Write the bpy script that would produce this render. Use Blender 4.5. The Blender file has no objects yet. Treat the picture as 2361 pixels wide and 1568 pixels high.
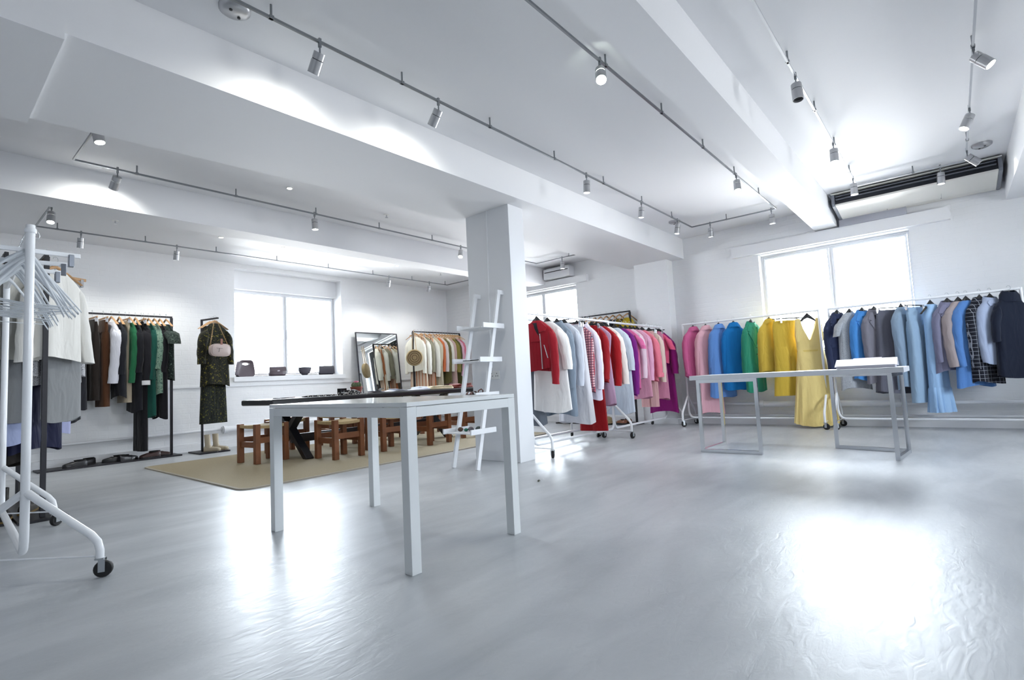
import bpy, bmesh, math, random
from mathutils import Vector, Matrix
random.seed(7)
PI = math.pi
SC = bpy.context.scene
COL = SC.collection

# ------------------------------------------------------------------ materials
def lin(c):
    return tuple((v/12.92 if v <= .04045 else ((v+.055)/1.055)**2.4) for v in c)
def rgb(h):
    h = h.lstrip('#'); return lin(tuple(int(h[i:i+2], 16)/255 for i in (0, 2, 4)))
MATS = {}
def _new(name):
    m = bpy.data.materials.new(name); m.use_nodes = True
    nt = m.node_tree; b = nt.nodes['Principled BSDF']
    return m, nt, b
def _pos(nt, scale=1.0, obj=True):
    tc = nt.nodes.new('ShaderNodeTexCoord'); mp = nt.nodes.new('ShaderNodeMapping')
    mp.inputs['Scale'].default_value = (scale,)*3 if not isinstance(scale, tuple) else scale
    nt.links.new(tc.outputs['Object'], mp.inputs['Vector']); return mp.outputs['Vector']
def plain(name, hexc, rough=.5, metal=0.0, spec=.5, bump=0.0, bscale=60, vary=0.0, coat=0.0):
    k = (name, hexc)
    if k in MATS: return MATS[k]
    m, nt, b = _new(name)
    c = rgb(hexc)
    b.inputs['Base Color'].default_value = (*c, 1); b.inputs['Roughness'].default_value = rough
    b.inputs['Metallic'].default_value = metal; b.inputs['Specular IOR Level'].default_value = spec
    b.inputs['Coat Weight'].default_value = coat
    v = _pos(nt)
    n = nt.nodes.new('ShaderNodeTexNoise'); n.inputs['Scale'].default_value = bscale; n.inputs['Detail'].default_value = 3
    nt.links.new(v, n.inputs['Vector'])
    if vary > 0:
        mx = nt.nodes.new('ShaderNodeMix'); mx.data_type = 'RGBA'
        mx.inputs[6].default_value = (*[x*(1-vary) for x in c], 1); mx.inputs[7].default_value = (*[min(1, x*(1+vary)) for x in c], 1)
        nt.links.new(n.outputs['Fac'], mx.inputs[0]); nt.links.new(mx.outputs[2], b.inputs['Base Color'])
    if bump > 0:
        bp = nt.nodes.new('ShaderNodeBump'); bp.inputs['Strength'].default_value = bump; bp.inputs['Distance'].default_value = .003
        nt.links.new(n.outputs['Fac'], bp.inputs['Height']); nt.links.new(bp.outputs[0], b.inputs['Normal'])
    MATS[k] = m; return m
def cloth(hexc, kind='weave', c2=None, c3=None, sheen=.3):
    k = ('cloth', hexc, kind, c2, c3)
    if k in MATS: return MATS[k]
    m, nt, b = _new('cloth_'+kind); L = nt.links.new
    c = rgb(hexc)
    b.inputs['Roughness'].default_value = .55 if kind == 'satin' else .85
    b.inputs['Specular IOR Level'].default_value = .25; b.inputs['Sheen Weight'].default_value = sheen*.4
    v = _pos(nt)
    n = nt.nodes.new('ShaderNodeTexNoise'); n.inputs['Scale'].default_value = 350; n.inputs['Detail'].default_value = 2
    L(v, n.inputs['Vector'])
    mx = nt.nodes.new('ShaderNodeMix'); mx.data_type = 'RGBA'
    mx.inputs[6].default_value = (*[x*.92 for x in c], 1); mx.inputs[7].default_value = (*[min(1, x*1.08) for x in c], 1)
    L(n.outputs['Fac'], mx.inputs[0]); out = mx.outputs[2]
    def mixin(fac, col):
        nonlocal out
        q = nt.nodes.new('ShaderNodeMix'); q.data_type = 'RGBA'; L(fac, q.inputs[0]); L(out, q.inputs[6])
        q.inputs[7].default_value = (*rgb(col), 1); out = q.outputs[2]
    def step(src, t0, t1):
        r = nt.nodes.new('ShaderNodeMapRange'); r.inputs[1].default_value = t0; r.inputs[2].default_value = t1
        L(src, r.inputs[0]); return r.outputs[0]
    def wave(axis, sc):
        w = nt.nodes.new('ShaderNodeTexWave'); w.bands_direction = axis; w.inputs['Scale'].default_value = sc; L(v, w.inputs['Vector'])
        return w.outputs['Fac']
    if kind == 'gingham':
        mixin(step(wave('Z', 20), .6, .7), c2); mixin(step(wave('X', 20), .6, .7), c2)
        mixin(step(wave('Z', 10), .9, .95), c3); mixin(step(wave('X', 10), .9, .95), c3)
    elif kind == 'plaid':
        mixin(step(wave('Z', 7), .97, .985), c2); mixin(step(wave('X', 7), .97, .985), c2)
    elif kind == 'stripe':
        mixin(step(wave('X', 9), .55, .65), c2); mixin(step(wave('X', 4.5), .75, .8), c3)
    elif kind in ('print', 'tweed', 'snake'):
        vo = nt.nodes.new('ShaderNodeTexVoronoi'); vo.inputs['Scale'].default_value = {'print': 45, 'tweed': 160, 'snake': 70}[kind]
        L(v, vo.inputs['Vector']); mixin(step(vo.outputs['Distance'], .25, .45), c2)
        if c3:
            n2 = nt.nodes.new('ShaderNodeTexNoise'); n2.inputs['Scale'].default_value = 40; L(v, n2.inputs['Vector'])
            mixin(step(n2.outputs['Fac'], .6, .65), c3)
    L(out, b.inputs['Base Color'])
    # soft drape creases
    cr = nt.nodes.new('ShaderNodeTexNoise'); cr.inputs['Scale'].default_value = 1; cr.inputs['Detail'].default_value = 2
    cr.inputs['Distortion'].default_value = .6
    v2 = _pos(nt, (14, 14, 4)); L(v2, cr.inputs['Vector'])
    b1 = nt.nodes.new('ShaderNodeBump'); b1.inputs['Strength'].default_value = .5; b1.inputs['Distance'].default_value = .03
    L(cr.outputs['Fac'], b1.inputs['Height'])
    b2 = nt.nodes.new('ShaderNodeBump'); b2.inputs['Strength'].default_value = .25; b2.inputs['Distance'].default_value = .001
    L(n.outputs['Fac'], b2.inputs['Height']); L(b1.outputs[0], b2.inputs['Normal']); L(b2.outputs[0], b.inputs['Normal'])
    MATS[k] = m; return m
def emis(name, hexc, s):
    m, nt, b = _new(name); b.inputs['Emission Color'].default_value = (*rgb(hexc), 1); b.inputs['Emission Strength'].default_value = s
    b.inputs['Base Color'].default_value = (*rgb(hexc), 1); return m
def brickwall(name, axis, strength=.2):
    m, nt, b = _new(name); L = nt.links.new
    g = nt.nodes.new('ShaderNodeNewGeometry'); s = nt.nodes.new('ShaderNodeSeparateXYZ'); L(g.outputs['Position'], s.inputs[0])
    c = nt.nodes.new('ShaderNodeCombineXYZ'); L(s.outputs[axis], c.inputs[0]); L(s.outputs['Z'], c.inputs[1])
    wob = nt.nodes.new('ShaderNodeTexNoise'); wob.inputs['Scale'].default_value = 3.5; L(g.outputs['Position'], wob.inputs['Vector'])
    vm = nt.nodes.new('ShaderNodeVectorMath'); vm.operation = 'MULTIPLY_ADD'; vm.inputs[1].default_value = (.05, .045, 0)
    L(wob.outputs['Color'], vm.inputs[0]); L(c.outputs[0], vm.inputs[2])
    br = nt.nodes.new('ShaderNodeTexBrick'); br.inputs['Scale'].default_value = 1; br.inputs['Brick Width'].default_value = .23
    br.inputs['Row Height'].default_value = .076; br.inputs['Mortar Size'].default_value = .007; br.inputs['Mortar Smooth'].default_value = .7
    br.inputs['Color1'].default_value = (.85,)*3+(1,); br.inputs['Color2'].default_value = (1, 1, 1, 1); br.inputs['Mortar'].default_value = (0.1, .1, .1, 1)
    L(vm.outputs[0], br.inputs['Vector'])
    n = nt.nodes.new('ShaderNodeTexNoise'); n.inputs['Scale'].default_value = 14; n.inputs['Detail'].default_value = 6; L(g.outputs['Position'], n.inputs['Vector'])
    pat = nt.nodes.new('ShaderNodeTexNoise'); pat.inputs['Scale'].default_value = 1.1; L(g.outputs['Position'], pat.inputs['Vector'])
    pr = nt.nodes.new('ShaderNodeMapRange'); pr.inputs[1].default_value = .38; pr.inputs[2].default_value = .62; pr.inputs[3].default_value = .25; L(pat.outputs['Fac'], pr.inputs[0])
    mu = nt.nodes.new('ShaderNodeMath'); mu.operation = 'MULTIPLY'; L(br.outputs['Color'], mu.inputs[0]); L(pr.outputs[0], mu.inputs[1])
    ad = nt.nodes.new('ShaderNodeMath'); ad.operation = 'ADD'; L(mu.outputs[0], ad.inputs[0]); L(n.outputs['Fac'], ad.inputs[1])
    bp = nt.nodes.new('ShaderNodeBump'); bp.inputs['Strength'].default_value = strength; bp.inputs['Distance'].default_value = .012
    L(ad.outputs[0], bp.inputs['Height']); L(bp.outputs[0], b.inputs['Normal'])
    b.inputs['Base Color'].default_value = (.80, .81, .83, 1); b.inputs['Roughness'].default_value = .55
    return m
def glassmat():
    m, nt, b = _new('window_glass'); L = nt.links.new
    nt.nodes.remove(b); o = nt.nodes['Material Output']
    t = nt.nodes.new('ShaderNodeBsdfTransparent'); t.inputs[0].default_value = (.95, .97, .98, 1)
    gl = nt.nodes.new('ShaderNodeBsdfGlossy'); gl.inputs['Roughness'].default_value = .02
    f = nt.nodes.new('ShaderNodeFresnel'); f.inputs[0].default_value = 1.5
    mx = nt.nodes.new('ShaderNodeMixShader'); L(f.outputs[0], mx.inputs[0]); L(t.outputs[0], mx.inputs[1]); L(gl.outputs[0], mx.inputs[2]); L(mx.outputs[0], o.inputs[0])
    return m
def floormat():
    m, nt, b = _new('polished_screed'); L = nt.links.new
    g = nt.nodes.new('ShaderNodeNewGeometry')
    def noise(scale, sc3, det=4, dist=0):
        mp = nt.nodes.new('ShaderNodeMapping'); mp.inputs['Scale'].default_value = sc3; mp.inputs['Rotation'].default_value = (0, 0, .5)
        L(g.outputs['Position'], mp.inputs['Vector'])
        n = nt.nodes.new('ShaderNodeTexNoise'); n.inputs['Scale'].default_value = scale; n.inputs['Detail'].default_value = det; n.inputs['Distortion'].default_value = dist
        L(mp.outputs[0], n.inputs['Vector']); return n.outputs['Fac']
    n1 = noise(1.2, (1, 3, 1), 5, .8); n2 = noise(9, (1, 3, 1), 5, 1.2); n3 = noise(60, (1, 1, 1), 3)
    cr = nt.nodes.new('ShaderNodeValToRGB'); cr.color_ramp.elements[0].color = (*rgb('a1a5aa'), 1); cr.color_ramp.elements[1].color = (*rgb('b8bbbf'), 1)
    cr.color_ramp.elements[0].position = .3; cr.color_ramp.elements[1].position = .7
    L(n1, cr.inputs[0]); L(cr.outputs[0], b.inputs['Base Color'])
    r = nt.nodes.new('ShaderNodeMapRange'); r.inputs[3].default_value = .30; r.inputs[4].default_value = .46; L(n2, r.inputs[0]); L(r.outputs[0], b.inputs['Roughness'])
    a = nt.nodes.new('ShaderNodeMath'); a.operation = 'MULTIPLY_ADD'; a.inputs[1].default_value = .12; L(n3, a.inputs[0]); L(n2, a.inputs[2])
    bp = nt.nodes.new('ShaderNodeBump'); bp.inputs['Strength'].default_value = .35; bp.inputs['Distance'].default_value = .004
    L(a.outputs[0], bp.inputs['Height']); L(bp.outputs[0], b.inputs['Normal'])
    b.inputs['Specular IOR Level'].default_value = .75
    return m
PLASTER = plain('painted_plaster', 'e4e5e8', .7, bump=.15, bscale=25)
BRX = brickwall('white_brick_window_wall', 'Y'); BRY = brickwall('white_brick_back_wall', 'X')
FLOOR = floormat(); GLASS = glassmat()
WFRAME = plain('white_window_paint', 'e6e8ec', .4)
WSTEEL = plain('white_powder_coat', 'e8eaee', .3, coat=.3)
WTABLE = plain('white_lacquer', 'e2e5e6', .22, coat=.4)
WSHELF = plain('white_shelf_paint', 'e6e8ec', .35)
DSTEEL = plain('dark_steel', '2b2a2f', .45, metal=.4)
CHROME = plain('brushed_chrome', 'd6d8dc', .10, metal=.92)
ALU = plain('brushed_aluminium', 'b4b5b8', .35, metal=.85, bump=.1, bscale=200)
GAPM = plain('dark_groove', '2a2c30', .6)
TRACKM = plain('grey_track_metal', '8c9094', .35, metal=.8)
BLKPL = plain('black_plastic', '17171a', .5, bump=.1)
RUBBER = plain('black_rubber', '141416', .6)
ZINC = plain('zinc_fork', 'b8bcc0', .3, metal=.9)
WOODH = plain('pale_hanger_wood', 'b99168', .5, vary=.15, bscale=20)
STOOLW = plain('orange_brown_teak', '784828', .45, vary=.3, bscale=9, bump=.2)
CORD = plain('woven_seat_cord', 'b39c74', .85, vary=.25, bscale=90, bump=.6)
BLACKW = plain('black_stained_wood', '17171b', .32, bump=.25, bscale=30)
LAMPON = emis('lamp_lit', 'fbfff4', 8); LAMPMAIN = emis('lamp_facing_camera', 'f4fff0', 60); DOWNL = emis('downlight_lit', 'fff4dc', 6)

# ------------------------------------------------------------------ mesh builder
class MB:
    def __init__(s): s.v = []; s.f = []
    def quadring(s, rings, close=True, cap0=False, cap1=False):
        o = len(s.v); n = len(rings[0])
        for r in rings: s.v += [tuple(p) for p in r]
        for i in range(len(rings)-1):
            for j in range(n if close else n-1):
                k = (j+1) % n
                s.f.append((o+i*n+j, o+i*n+k, o+(i+1)*n+k, o+(i+1)*n+j))
        if cap0: s.f.append(tuple(o+j for j in range(n))[::-1])
        if cap1: s.f.append(tuple(o+(len(rings)-1)*n+j for j in range(n)))
        return s
    def box(s, x0, x1, y0, y1, z0, z1, M=None):
        P = [(x, y, z) for x in (x0, x1) for y in (y0, y1) for z in (z0, z1)]
        if M is not None: P = [tuple(M @ Vector(p)) for p in P]
        o = len(s.v); s.v += P
        s.f += [tuple(o+i for i in q) for q in ((0, 1, 3, 2), (4, 6, 7, 5), (0, 4, 5, 1), (2, 3, 7, 6), (0, 2, 6, 4), (1, 5, 7, 3))]
        return s
    def beam(s, a, b, w, h, up=(0, 0, 1)):
        a = Vector(a); b = Vector(b); d = (b-a).normalized(); up = Vector(up)
        if abs(d.dot(up)) > .98: up = Vector((1, 0, 0))
        x = d.cross(up).normalized(); y = x.cross(d)
        r = [[p+x*sx*w/2+y*sy*h/2 for sx, sy in ((-1, -1), (1, -1), (1, 1), (-1, 1))] for p in (a, b)]
        return s.quadring(r, True, True, True)
    def tube(s, pts, r, n=10, cap=True, ry=None):
        pts = [Vector(p) for p in pts]; rings = []
        d0 = (pts[1]-pts[0]).normalized(); up = Vector((0, 0, 1)) if abs(d0.z) < .9 else Vector((1, 0, 0))
        x = d0.cross(up).normalized()
        for i, p in enumerate(pts):
            a = pts[max(i-1, 0)]; b = pts[min(i+1, len(pts)-1)]; d = (b-a).normalized()
            x = (x-d*x.dot(d)).normalized(); y = d.cross(x)
            rr = r[i] if isinstance(r, (list, tuple)) else r
            rings.append([p+x*math.cos(2*PI*k/n)*rr+y*math.sin(2*PI*k/n)*(ry or rr) for k in range(n)])
        return s.quadring(rings, True, cap, cap)
    def lathe(s, prof, c=(0, 0, 0), n=20, cap=True):
        r = [[(c[0]+q*math.cos(2*PI*k/n), c[1]+q*math.sin(2*PI*k/n), c[2]+z) for k in range(n)] for q, z in prof]
        return s.quadring(r, True, cap, cap)
    def xf(s, M):
        s.v = [tuple(M @ Vector(p)) for p in s.v]; return s
    def mesh(s, name):
        me = bpy.data.meshes.new(name); me.from_pydata([tuple(p) for p in s.v], [], s.f)
        bm = bmesh.new(); bm.from_mesh(me); bmesh.ops.recalc_face_normals(bm, faces=bm.faces); bm.to_mesh(me); bm.free()
        return me
    def build(s, name, m, parent=None, bevel=0, smooth=False, loc=None):
        me = s.mesh(name); me.materials.append(m)
        o = bpy.data.objects.new(name, me); COL.objects.link(o)
        if parent: o.parent = parent
        if loc: o.location = loc
        if smooth:
            for p in me.polygons: p.use_smooth = True
            if hasattr(me, 'set_sharp_from_angle'): me.set_sharp_from_angle(angle=math.radians(50))
        if bevel:
            md = o.modifiers.new('bevel', 'BEVEL'); md.width = bevel; md.segments = 2; md.limit_method = 'ANGLE'
        return o
def tag(o, label, cat, group=None):
    o['label'] = label; o['category'] = cat
    if group: o['group'] = group
    return o
def thing(name, label, cat, loc=(0, 0, 0), rz=0, group=None):
    o = bpy.data.objects.new(name, None); COL.objects.link(o); o.location = loc; o.rotation_euler = (0, 0, rz)
    o.empty_display_size = .05
    return tag(o, label, cat, group)
def struct(o): o['kind'] = 'structure'; return o
def copy_tree(o, parent=None):
    c = o.copy(); COL.objects.link(c); c.parent = parent
    if parent: c.matrix_parent_inverse = o.matrix_parent_inverse.copy()
    for ch in list(o.children): copy_tree(ch, c)
    return c

# ------------------------------------------------------------------ room shell
XR, YL, XB, YF = 8.5, 9.2, -2.5, -3.2
ZC = 3.08
def wall(name, axis, pos, thick, lo, hi, z1, holes, m):
    """wall in plane axis=pos, from lo..hi, with rectangular holes (a0,a1,z0,z1)"""
    A = sorted({lo, hi, *[h[0] for h in holes], *[h[1] for h in holes]}); Z = sorted({0, z1, *[h[2] for h in holes], *[h[3] for h in holes]})
    mb = MB(); t0, t1 = min(pos, pos+thick), max(pos, pos+thick)
    for i in range(len(A)-1):
        for j in range(len(Z)-1):
            ca, cz = (A[i]+A[i+1])/2, (Z[j]+Z[j+1])/2
            if any(h[0] < ca < h[1] and h[2] < cz < h[3] for h in holes): continue
            if axis == 'X': mb.box(t0, t1, A[i], A[i+1], Z[j], Z[j+1])
            else: mb.box(A[i], A[i+1], t0, t1, Z[j], Z[j+1])
    o = mb.build(name, m)
    bm = bmesh.new(); bm.from_mesh(o.data); bmesh.ops.remove_doubles(bm, verts=bm.verts, dist=1e-4)
    # drop the internal faces between neighbouring cells
    seen = {}
    for f in bm.faces:
        k = tuple(sorted(v.index for v in f.verts)); seen.setdefault(k, []).append(f)
    bmesh.ops.delete(bm, geom=[f for fs in seen.values() if len(fs) > 1 for f in fs], context='FACES_ONLY')
    bm.to_mesh(o.data); bm.free()
    return struct(o)
W1 = (.30, 2.15, 1.04, 2.57); W3 = (5.48, 7.30, 1.04, 2.65); W2 = (3.65, 5.67, 1.14, 3.0)
WB = []; WF_ADDED = [(1.6, 2.5, 1.1, 2.3), (5.3, 6.9, 1.1, 2.3)]  # front-wall windows: unseen, added for daylight from behind the camera
struct(MB().box(XB-.3, XR+.35, YF-.3, YL+.5, -.12, 0).build('floor', FLOOR))
struct(MB().box(XB-.3, XR+.35, YF-.3, YL+.5, ZC, ZC+.15).build('ceiling', PLASTER))
wall('wall_right', 'X', XR, .32, YF-.3, YL+.5, ZC, [W1, W3], BRX)
wall('wall_left', 'Y', YL, .45, XB-.3, XR, ZC, [W2], BRY)
wall('wall_back', 'X', XB, -.3, YF-.3, YL, ZC, WB, BRX)
wall('wall_front', 'Y', YF, -.3, XB, XR, ZC, WF_ADDED, BRY)
struct(MB().box(3.65, 5.67, 9.38, 9.62, 2.68, 3.0).build('trim_1', PLASTER))       # header over the dark-side window
bp_ = [(XB, 3.31), (XR, 3.31), (XR, 4.33), (2.7, 4.32), (.5, 4.50), (XB, 4.55)]
struct(MB().quadring([[(x, y, z) for x, y in bp_] for z in (2.74, ZC)], True, True, True).build('beam_1', PLASTER))
struct(MB().box(XB, .50, 3.30, 4.50, 2.70, 2.80).build('beam_2', PLASTER))
struct(MB().box(XB, XR, 6.17, 6.48, 2.74, ZC).build('beam_3', PLASTER))
struct(MB().box(XB, XR, 1.08, 1.36, 2.77, ZC).build('beam_4', PLASTER))
struct(MB().box(XB, XR, -1.55, -.64, 2.70, ZC).build('beam_5', PLASTER))
struct(MB().box(4.17, 4.42, 3.49, 4.13, 0, 2.75).build('column', plain('column_paint', 'dfe1e5', .6, bump=.1), bevel=.004))
struct(MB().box(8.27, XR+.02, 3.52, 4.12, 0, 2.75).build('wall_pier', BRX))
struct(MB().box(8.42, XR+.02, -.12, 2.52, 2.585, 2.745).build('trim_2', PLASTER))     # lintel band over the bright window
struct(MB().box(8.42, XR+.02, 5.19, 7.6, 2.67, 2.80).build('trim_3', PLASTER))
struct(MB().box(8.44, XR+.02, YF, 9.2, 0, .10).build('baseboard_right', PLASTER))
struct(MB().box(XB, XR, 9.13, 9.22, 0, .11).build('baseboard_left', BRY))
struct(MB().box(3.62, 5.70, 9.16, 9.50, 1.06, 1.14).build('window_sill', WFRAME, bevel=.004))
struct(MB().box(8.46, 8.75, .27, 2.18, 1.0, 1.04).build('window_sill', WFRAME, bevel=.004))

def window(n, axis, pos, a0, a1, z0, z1, sash=.026, parts=2, sign=1):
    """framed casement window in plane axis=pos; front of the frame faces the room"""
    def bx(mb, u0, u1, d0, d1, q0, q1):
        d0, d1 = pos+sign*d0, pos+sign*d1
        lo, hi = min(d0, d1), max(d0, d1)
        return mb.box(lo, hi, u0, u1, q0, q1) if axis == 'X' else mb.box(u0, u1, lo, hi, q0, q1)
    f = MB(); w = .03
    bx(f, a0, a0+w, 0, .07, z0, z1); bx(f, a1-w, a1, 0, .07, z0, z1); bx(f, a0+w, a1-w, 0, .07, z0, z0+w); bx(f, a0+w, a1-w, 0, .07, z1-w, z1)
    mid = (a0+a1)/2; bx(f, mid-.012, mid+.012, 0, .07, z0+w, z1-w)
    root = struct(f.build('window_%d' % n, WFRAME, bevel=.004))
    for u0, u1 in ((a0+w, mid-.012), (mid+.012, a1-w)):
        s = MB(); q0, q1 = z0+w+.003, z1-w-.003; u0 += .003; u1 -= .003
        bx(s, u0, u0+sash, -.012, .045, q0, q1); bx(s, u1-sash, u1, -.012, .045, q0, q1)
        bx(s, u0+sash, u1-sash, -.012, .045, q0, q0+sash); bx(s, u0+sash, u1-sash, -.012, .045, q1-sash, q1)
        so = s.build('sash', WFRAME, root, bevel=.003)
        p = MB(); bx(p, u0+sash, u1-sash, .015, .021, q0+sash, q1-sash); p.build('pane', GLASS, so)
        h = MB(); hu = u1-sash*.5 if u0 < mid-.1 else u0+sash*.5
        bx(h, hu-.012, hu+.012, -.03, -.012, (q0+q1)/2-.09, (q0+q1)/2+.09); h.build('handle', WFRAME, so, bevel=.003)
    return root
window(1, 'X', 8.66, *W1); window(2, 'Y', 9.5, 3.65, 5.67, 1.14, 2.68); window(3, 'X', 8.66, *W3)
for i, w in enumerate(WB): window(4+i, 'X', XB-.1, *w, sign=-1)
for i, w in enumerate(WF_ADDED): window(4+i, 'Y', YF-.1, *w, sign=-1)  # the added, unseen windows that brighten the room from behind

# ------------------------------------------------------------------ ceiling tracks and spotlights
def aim_matrix(d):
    d = Vector(d).normalized(); return d.to_track_quat('-Z', 'Y').to_matrix().to_4x4()
def head_mesh():
    mb = MB(); mb.lathe([(.0, .0), (.036, 0), (.036, -.042)], n=20, cap=False)
    mb.lathe([(.036, -.047), (.037, -.047), (.037, -.128), (.033, -.128), (.030, -.10)], n=20, cap=False); return mb.mesh('lamp_head')
HEADME = head_mesh(); HEADME.materials.append(ALU)
for p in HEADME.polygons: p.use_smooth = True
HEADME.set_sharp_from_angle(angle=math.radians(40))
GROOVE = MB().lathe([(.033, -.041), (.033, -.048)], n=16, cap=False).mesh('groove'); GROOVE.materials.append(GAPM)
LENS = MB().lathe([(.0, -.112), (.031, -.112)], n=16, cap=False).mesh('lens'); LENS.materials.append(LAMPON)
LENS2 = MB().lathe([(.0, -.112), (.031, -.112)], n=16, cap=False).mesh('lens'); LENS2.materials.append(LAMPMAIN)
LENS3 = MB().lathe([(.0, -.112), (.031, -.112)], n=16, cap=False).mesh('lens'); LENS3.materials.append(BLKPL)
STEM = MB().box(-.008, .008, -.008, .008, -.035, .022); STEM.tube([(0, 0, -.03), (0, 0, -.075)], .0055, 8); STEM = STEM.mesh('stem'); STEM.materials.append(TRACKM)
SPOTN = 0
def spot(x, y, aim, label, power=14, lit=1, group=None, z=3.0, size=95):
    t = thing('spotlight', label, 'spotlight', (x, y, z), 0, group)
    def put(name, me, M=None):
        o = bpy.data.objects.new(name, me); COL.objects.link(o); o.parent = t
        if M is not None: o.matrix_local = M
        return o
    put('stem', STEM)
    M = Matrix.Translation((0, 0, -.07)) @ aim_matrix(aim)
    hd = put('lamp_head', HEADME, M)
    for nm, me in (('groove', GROOVE), ('lens', {0: LENS3, 1: LENS, 2: LENS2}[lit])):
        o = bpy.data.objects.new(nm, me); COL.objects.link(o); o.parent = hd
    if lit and power:
        ld = bpy.data.lights.new('spot_beam', 'SPOT'); ld.energy = power*(.45 if size == 95 else 1); ld.spot_size = math.radians(size); ld.spot_blend = .8
        ld.shadow_soft_size = .03; ld.color = (1, 1, .93)
        lo = bpy.data.objects.new('spot_beam', ld); COL.objects.link(lo); lo.parent = t
        lo.matrix_local = M @ Matrix.Translation((0, 0, -.13))
    return t
def track(label, pts, stand, canopy=(), tm=None):
    tm = tm or TRACKM
    t = thing('lighting_track', label, 'lighting track', (*pts[0], 0))
    P = [Vector((p[0]-pts[0][0], p[1]-pts[0][1], 3.0)) for p in pts]
    for a, b in zip(P[:-1], P[1:]):
        MB().beam(a, b, .014, .016).build('track_bar', tm, t)
    for s in stand:
        x, y = s[0]-pts[0][0], s[1]-pts[0][1]
        MB().tube([(x, y, 3.0), (x, y, ZC+.005)], .007, 8).box(x-.012, x+.012, y-.012, y+.012, 2.992, 3.012).build('standoff', TRACKM, t, smooth=False)
    for s in canopy:
        x, y = s[0]-pts[0][0], s[1]-pts[0][1]
        c = MB().lathe([(.0, 3.045), (.06, 3.045), (.082, 3.06), (.085, ZC+.002)], (x, y, 0), 24, cap=False).build('power_canopy', ALU, t, smooth=True)
        MB().lathe([(0, 3.040), (.009, 3.040), (.009, 3.047)], (x+.03, y+.02, 0), 10, False).lathe([(0, 3.040), (.009, 3.040), (.009, 3.047)], (x-.03, y-.02, 0), 10, False).build('screw', GAPM, c)
    return t
track('grey metal lighting track loop above the white table, two runs joined at the far corner',
      [(-1.0, 2.81), (7.62, 2.81), (7.66, 1.66), (-.6, 1.66)],
      [(x, 2.81) for x in (.4, 1.33, 2.26, 3.18, 4.11, 5.05, 5.99, 6.9)]+[(7.64, 2.31)]+[(x, 1.66) for x in (.3, 1.2, 2.2, 3.12, 4.03, 4.96, 5.9, 6.84)], [(1.2, 2.98), (7.38, 2.97)])
track('grey metal lighting track loop on the right, running past the air conditioner',
      [(-.6, .71), (7.48, .71), (7.5, -.29), (0, -.29)],
      [(x, .71) for x in (.2, 1.2, 2.1, 3.1, 4.01, 4.95, 5.9, 6.87)]+[(7.49, .17)]+[(x, -.29) for x in (1, 2.9, 3.8, 4.76, 6.79)], [(7.3, -.42)], plain('pale_track_metal', 'c2c5ca', .4, metal=.3))
track('grey metal lighting track loop in the bay behind the wide beam',
      [(.95, 4.75), (.95, 5.78), (7.66, 5.78), (7.66, 4.75)],
      [(x, 5.78) for x in (1.42, 2.32, 3.25, 4.17, 5.11, 6.1, 7.0)]+[(7.66, 5.05)])
track('thin grey lighting track along the far wall above the dark clothes rack',
      [(1.02, 6.9), (1.02, 8.3), (7.72, 8.3), (7.72, 7.0)],
      [(x, 8.3) for x in (1.22, 2.14, 3.04, 3.96, 4.88, 5.81, 6.75, 7.66)])
S = spot
S(1.63, 2.81, (-.03, .75, -1), 'large silver spotlight tilted toward the wide beam, nearest on the long track', 5, size=155)
S(2.60, 2.81, (-.02, .80, -1), 'silver spotlight second along the long track, tilted toward the wide beam', 5, size=155)
S(4.69, 2.81, (0, .06, -1), 'upright silver spotlight on the long track right of the column top', 12)
S(5.97, 2.81, (0, .12, -1), 'small silver spotlight on the long track beyond the column, before the round canopy', 10)
S(7.09, 2.81, (-.05, .15, -1), 'small silver spotlight hanging right under the round canopy in the far corner', 6)
S(7.65, 2.55, (.1, .05, -1), 'small silver spotlight on the short end run, left end by the far corner', 6)
S(7.65, 1.72, (.05, .0, -1), 'small silver spotlight at the right end of the short run by the narrow beam', 6)
S(3.04, 1.66, (-.55, -.32, -1), 'glaring lit spotlight pointing at the camera with a green-white glow', 12, lit=2)
S(5.96, 1.66, (-.32, -.12, -1), 'lit silver spotlight on the run left of the narrow beam, lens facing forward', 8)
S(4.24, .71, (-.12, -.06, -1), 'unlit silver spotlight with a dark lens, right of the narrow beam', 0, lit=0)
S(5.82, .71, (-.1, .0, -1), 'silver spotlight midway between the dark-lens spotlight and the air conditioner', 8)
S(7.13, .71, (0, 0, -1), 'silver spotlight hanging in front of the left end of the air conditioner', 5)
S(7.5, -.07, (0, .05, -1), 'silver spotlight hanging before the right half of the air conditioner grille', 5)
S(4.76, -.29, (-.15, -.75, -1), 'large silver spotlight near the top right corner, tilted to the right', 14)
S(5.91, -.29, (-.25, .45, -1), 'silver spotlight at the right edge, tilted to the left', 10)
S(7.12, -.29, (.2, -.9, -1), 'silver spotlight steeply tilted above the right end of the air conditioner', 6)
S(1.27, 5.78, (-.15, .85, -1), 'silver spotlight nearest the left corner of the middle track, tilted left', 5, size=155)
S(3.23, 5.78, (.03, -.05, -1), 'silver spotlight at the middle of the track behind the wide beam', 8)
S(5.70, 5.78, (-.5, -.35, -1), 'tilted glowing spotlight just left of the column top', 8)
S(.92, 4.80, (.15, -.2, -1), 'spotlight half hidden above the wide beam edge, at the upper left', 6)
S(7.66, 5.2, (0, 0, -1), 'silver spotlight right of the column, before the bright corner window', 6)
S(1.03, 7.35, (-.1, -.35, -1), 'glowing conical spotlight at the far left above the white rack pole', 10)
S(1.45, 8.3, (0, .22, -1), 'silver spotlight left on the far wall track, over the white jacket', 7, size=125)
S(2.52, 8.3, (0, .22, -1), 'silver spotlight over the dark clothes rack on the far wall track', 9, size=125)
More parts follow.
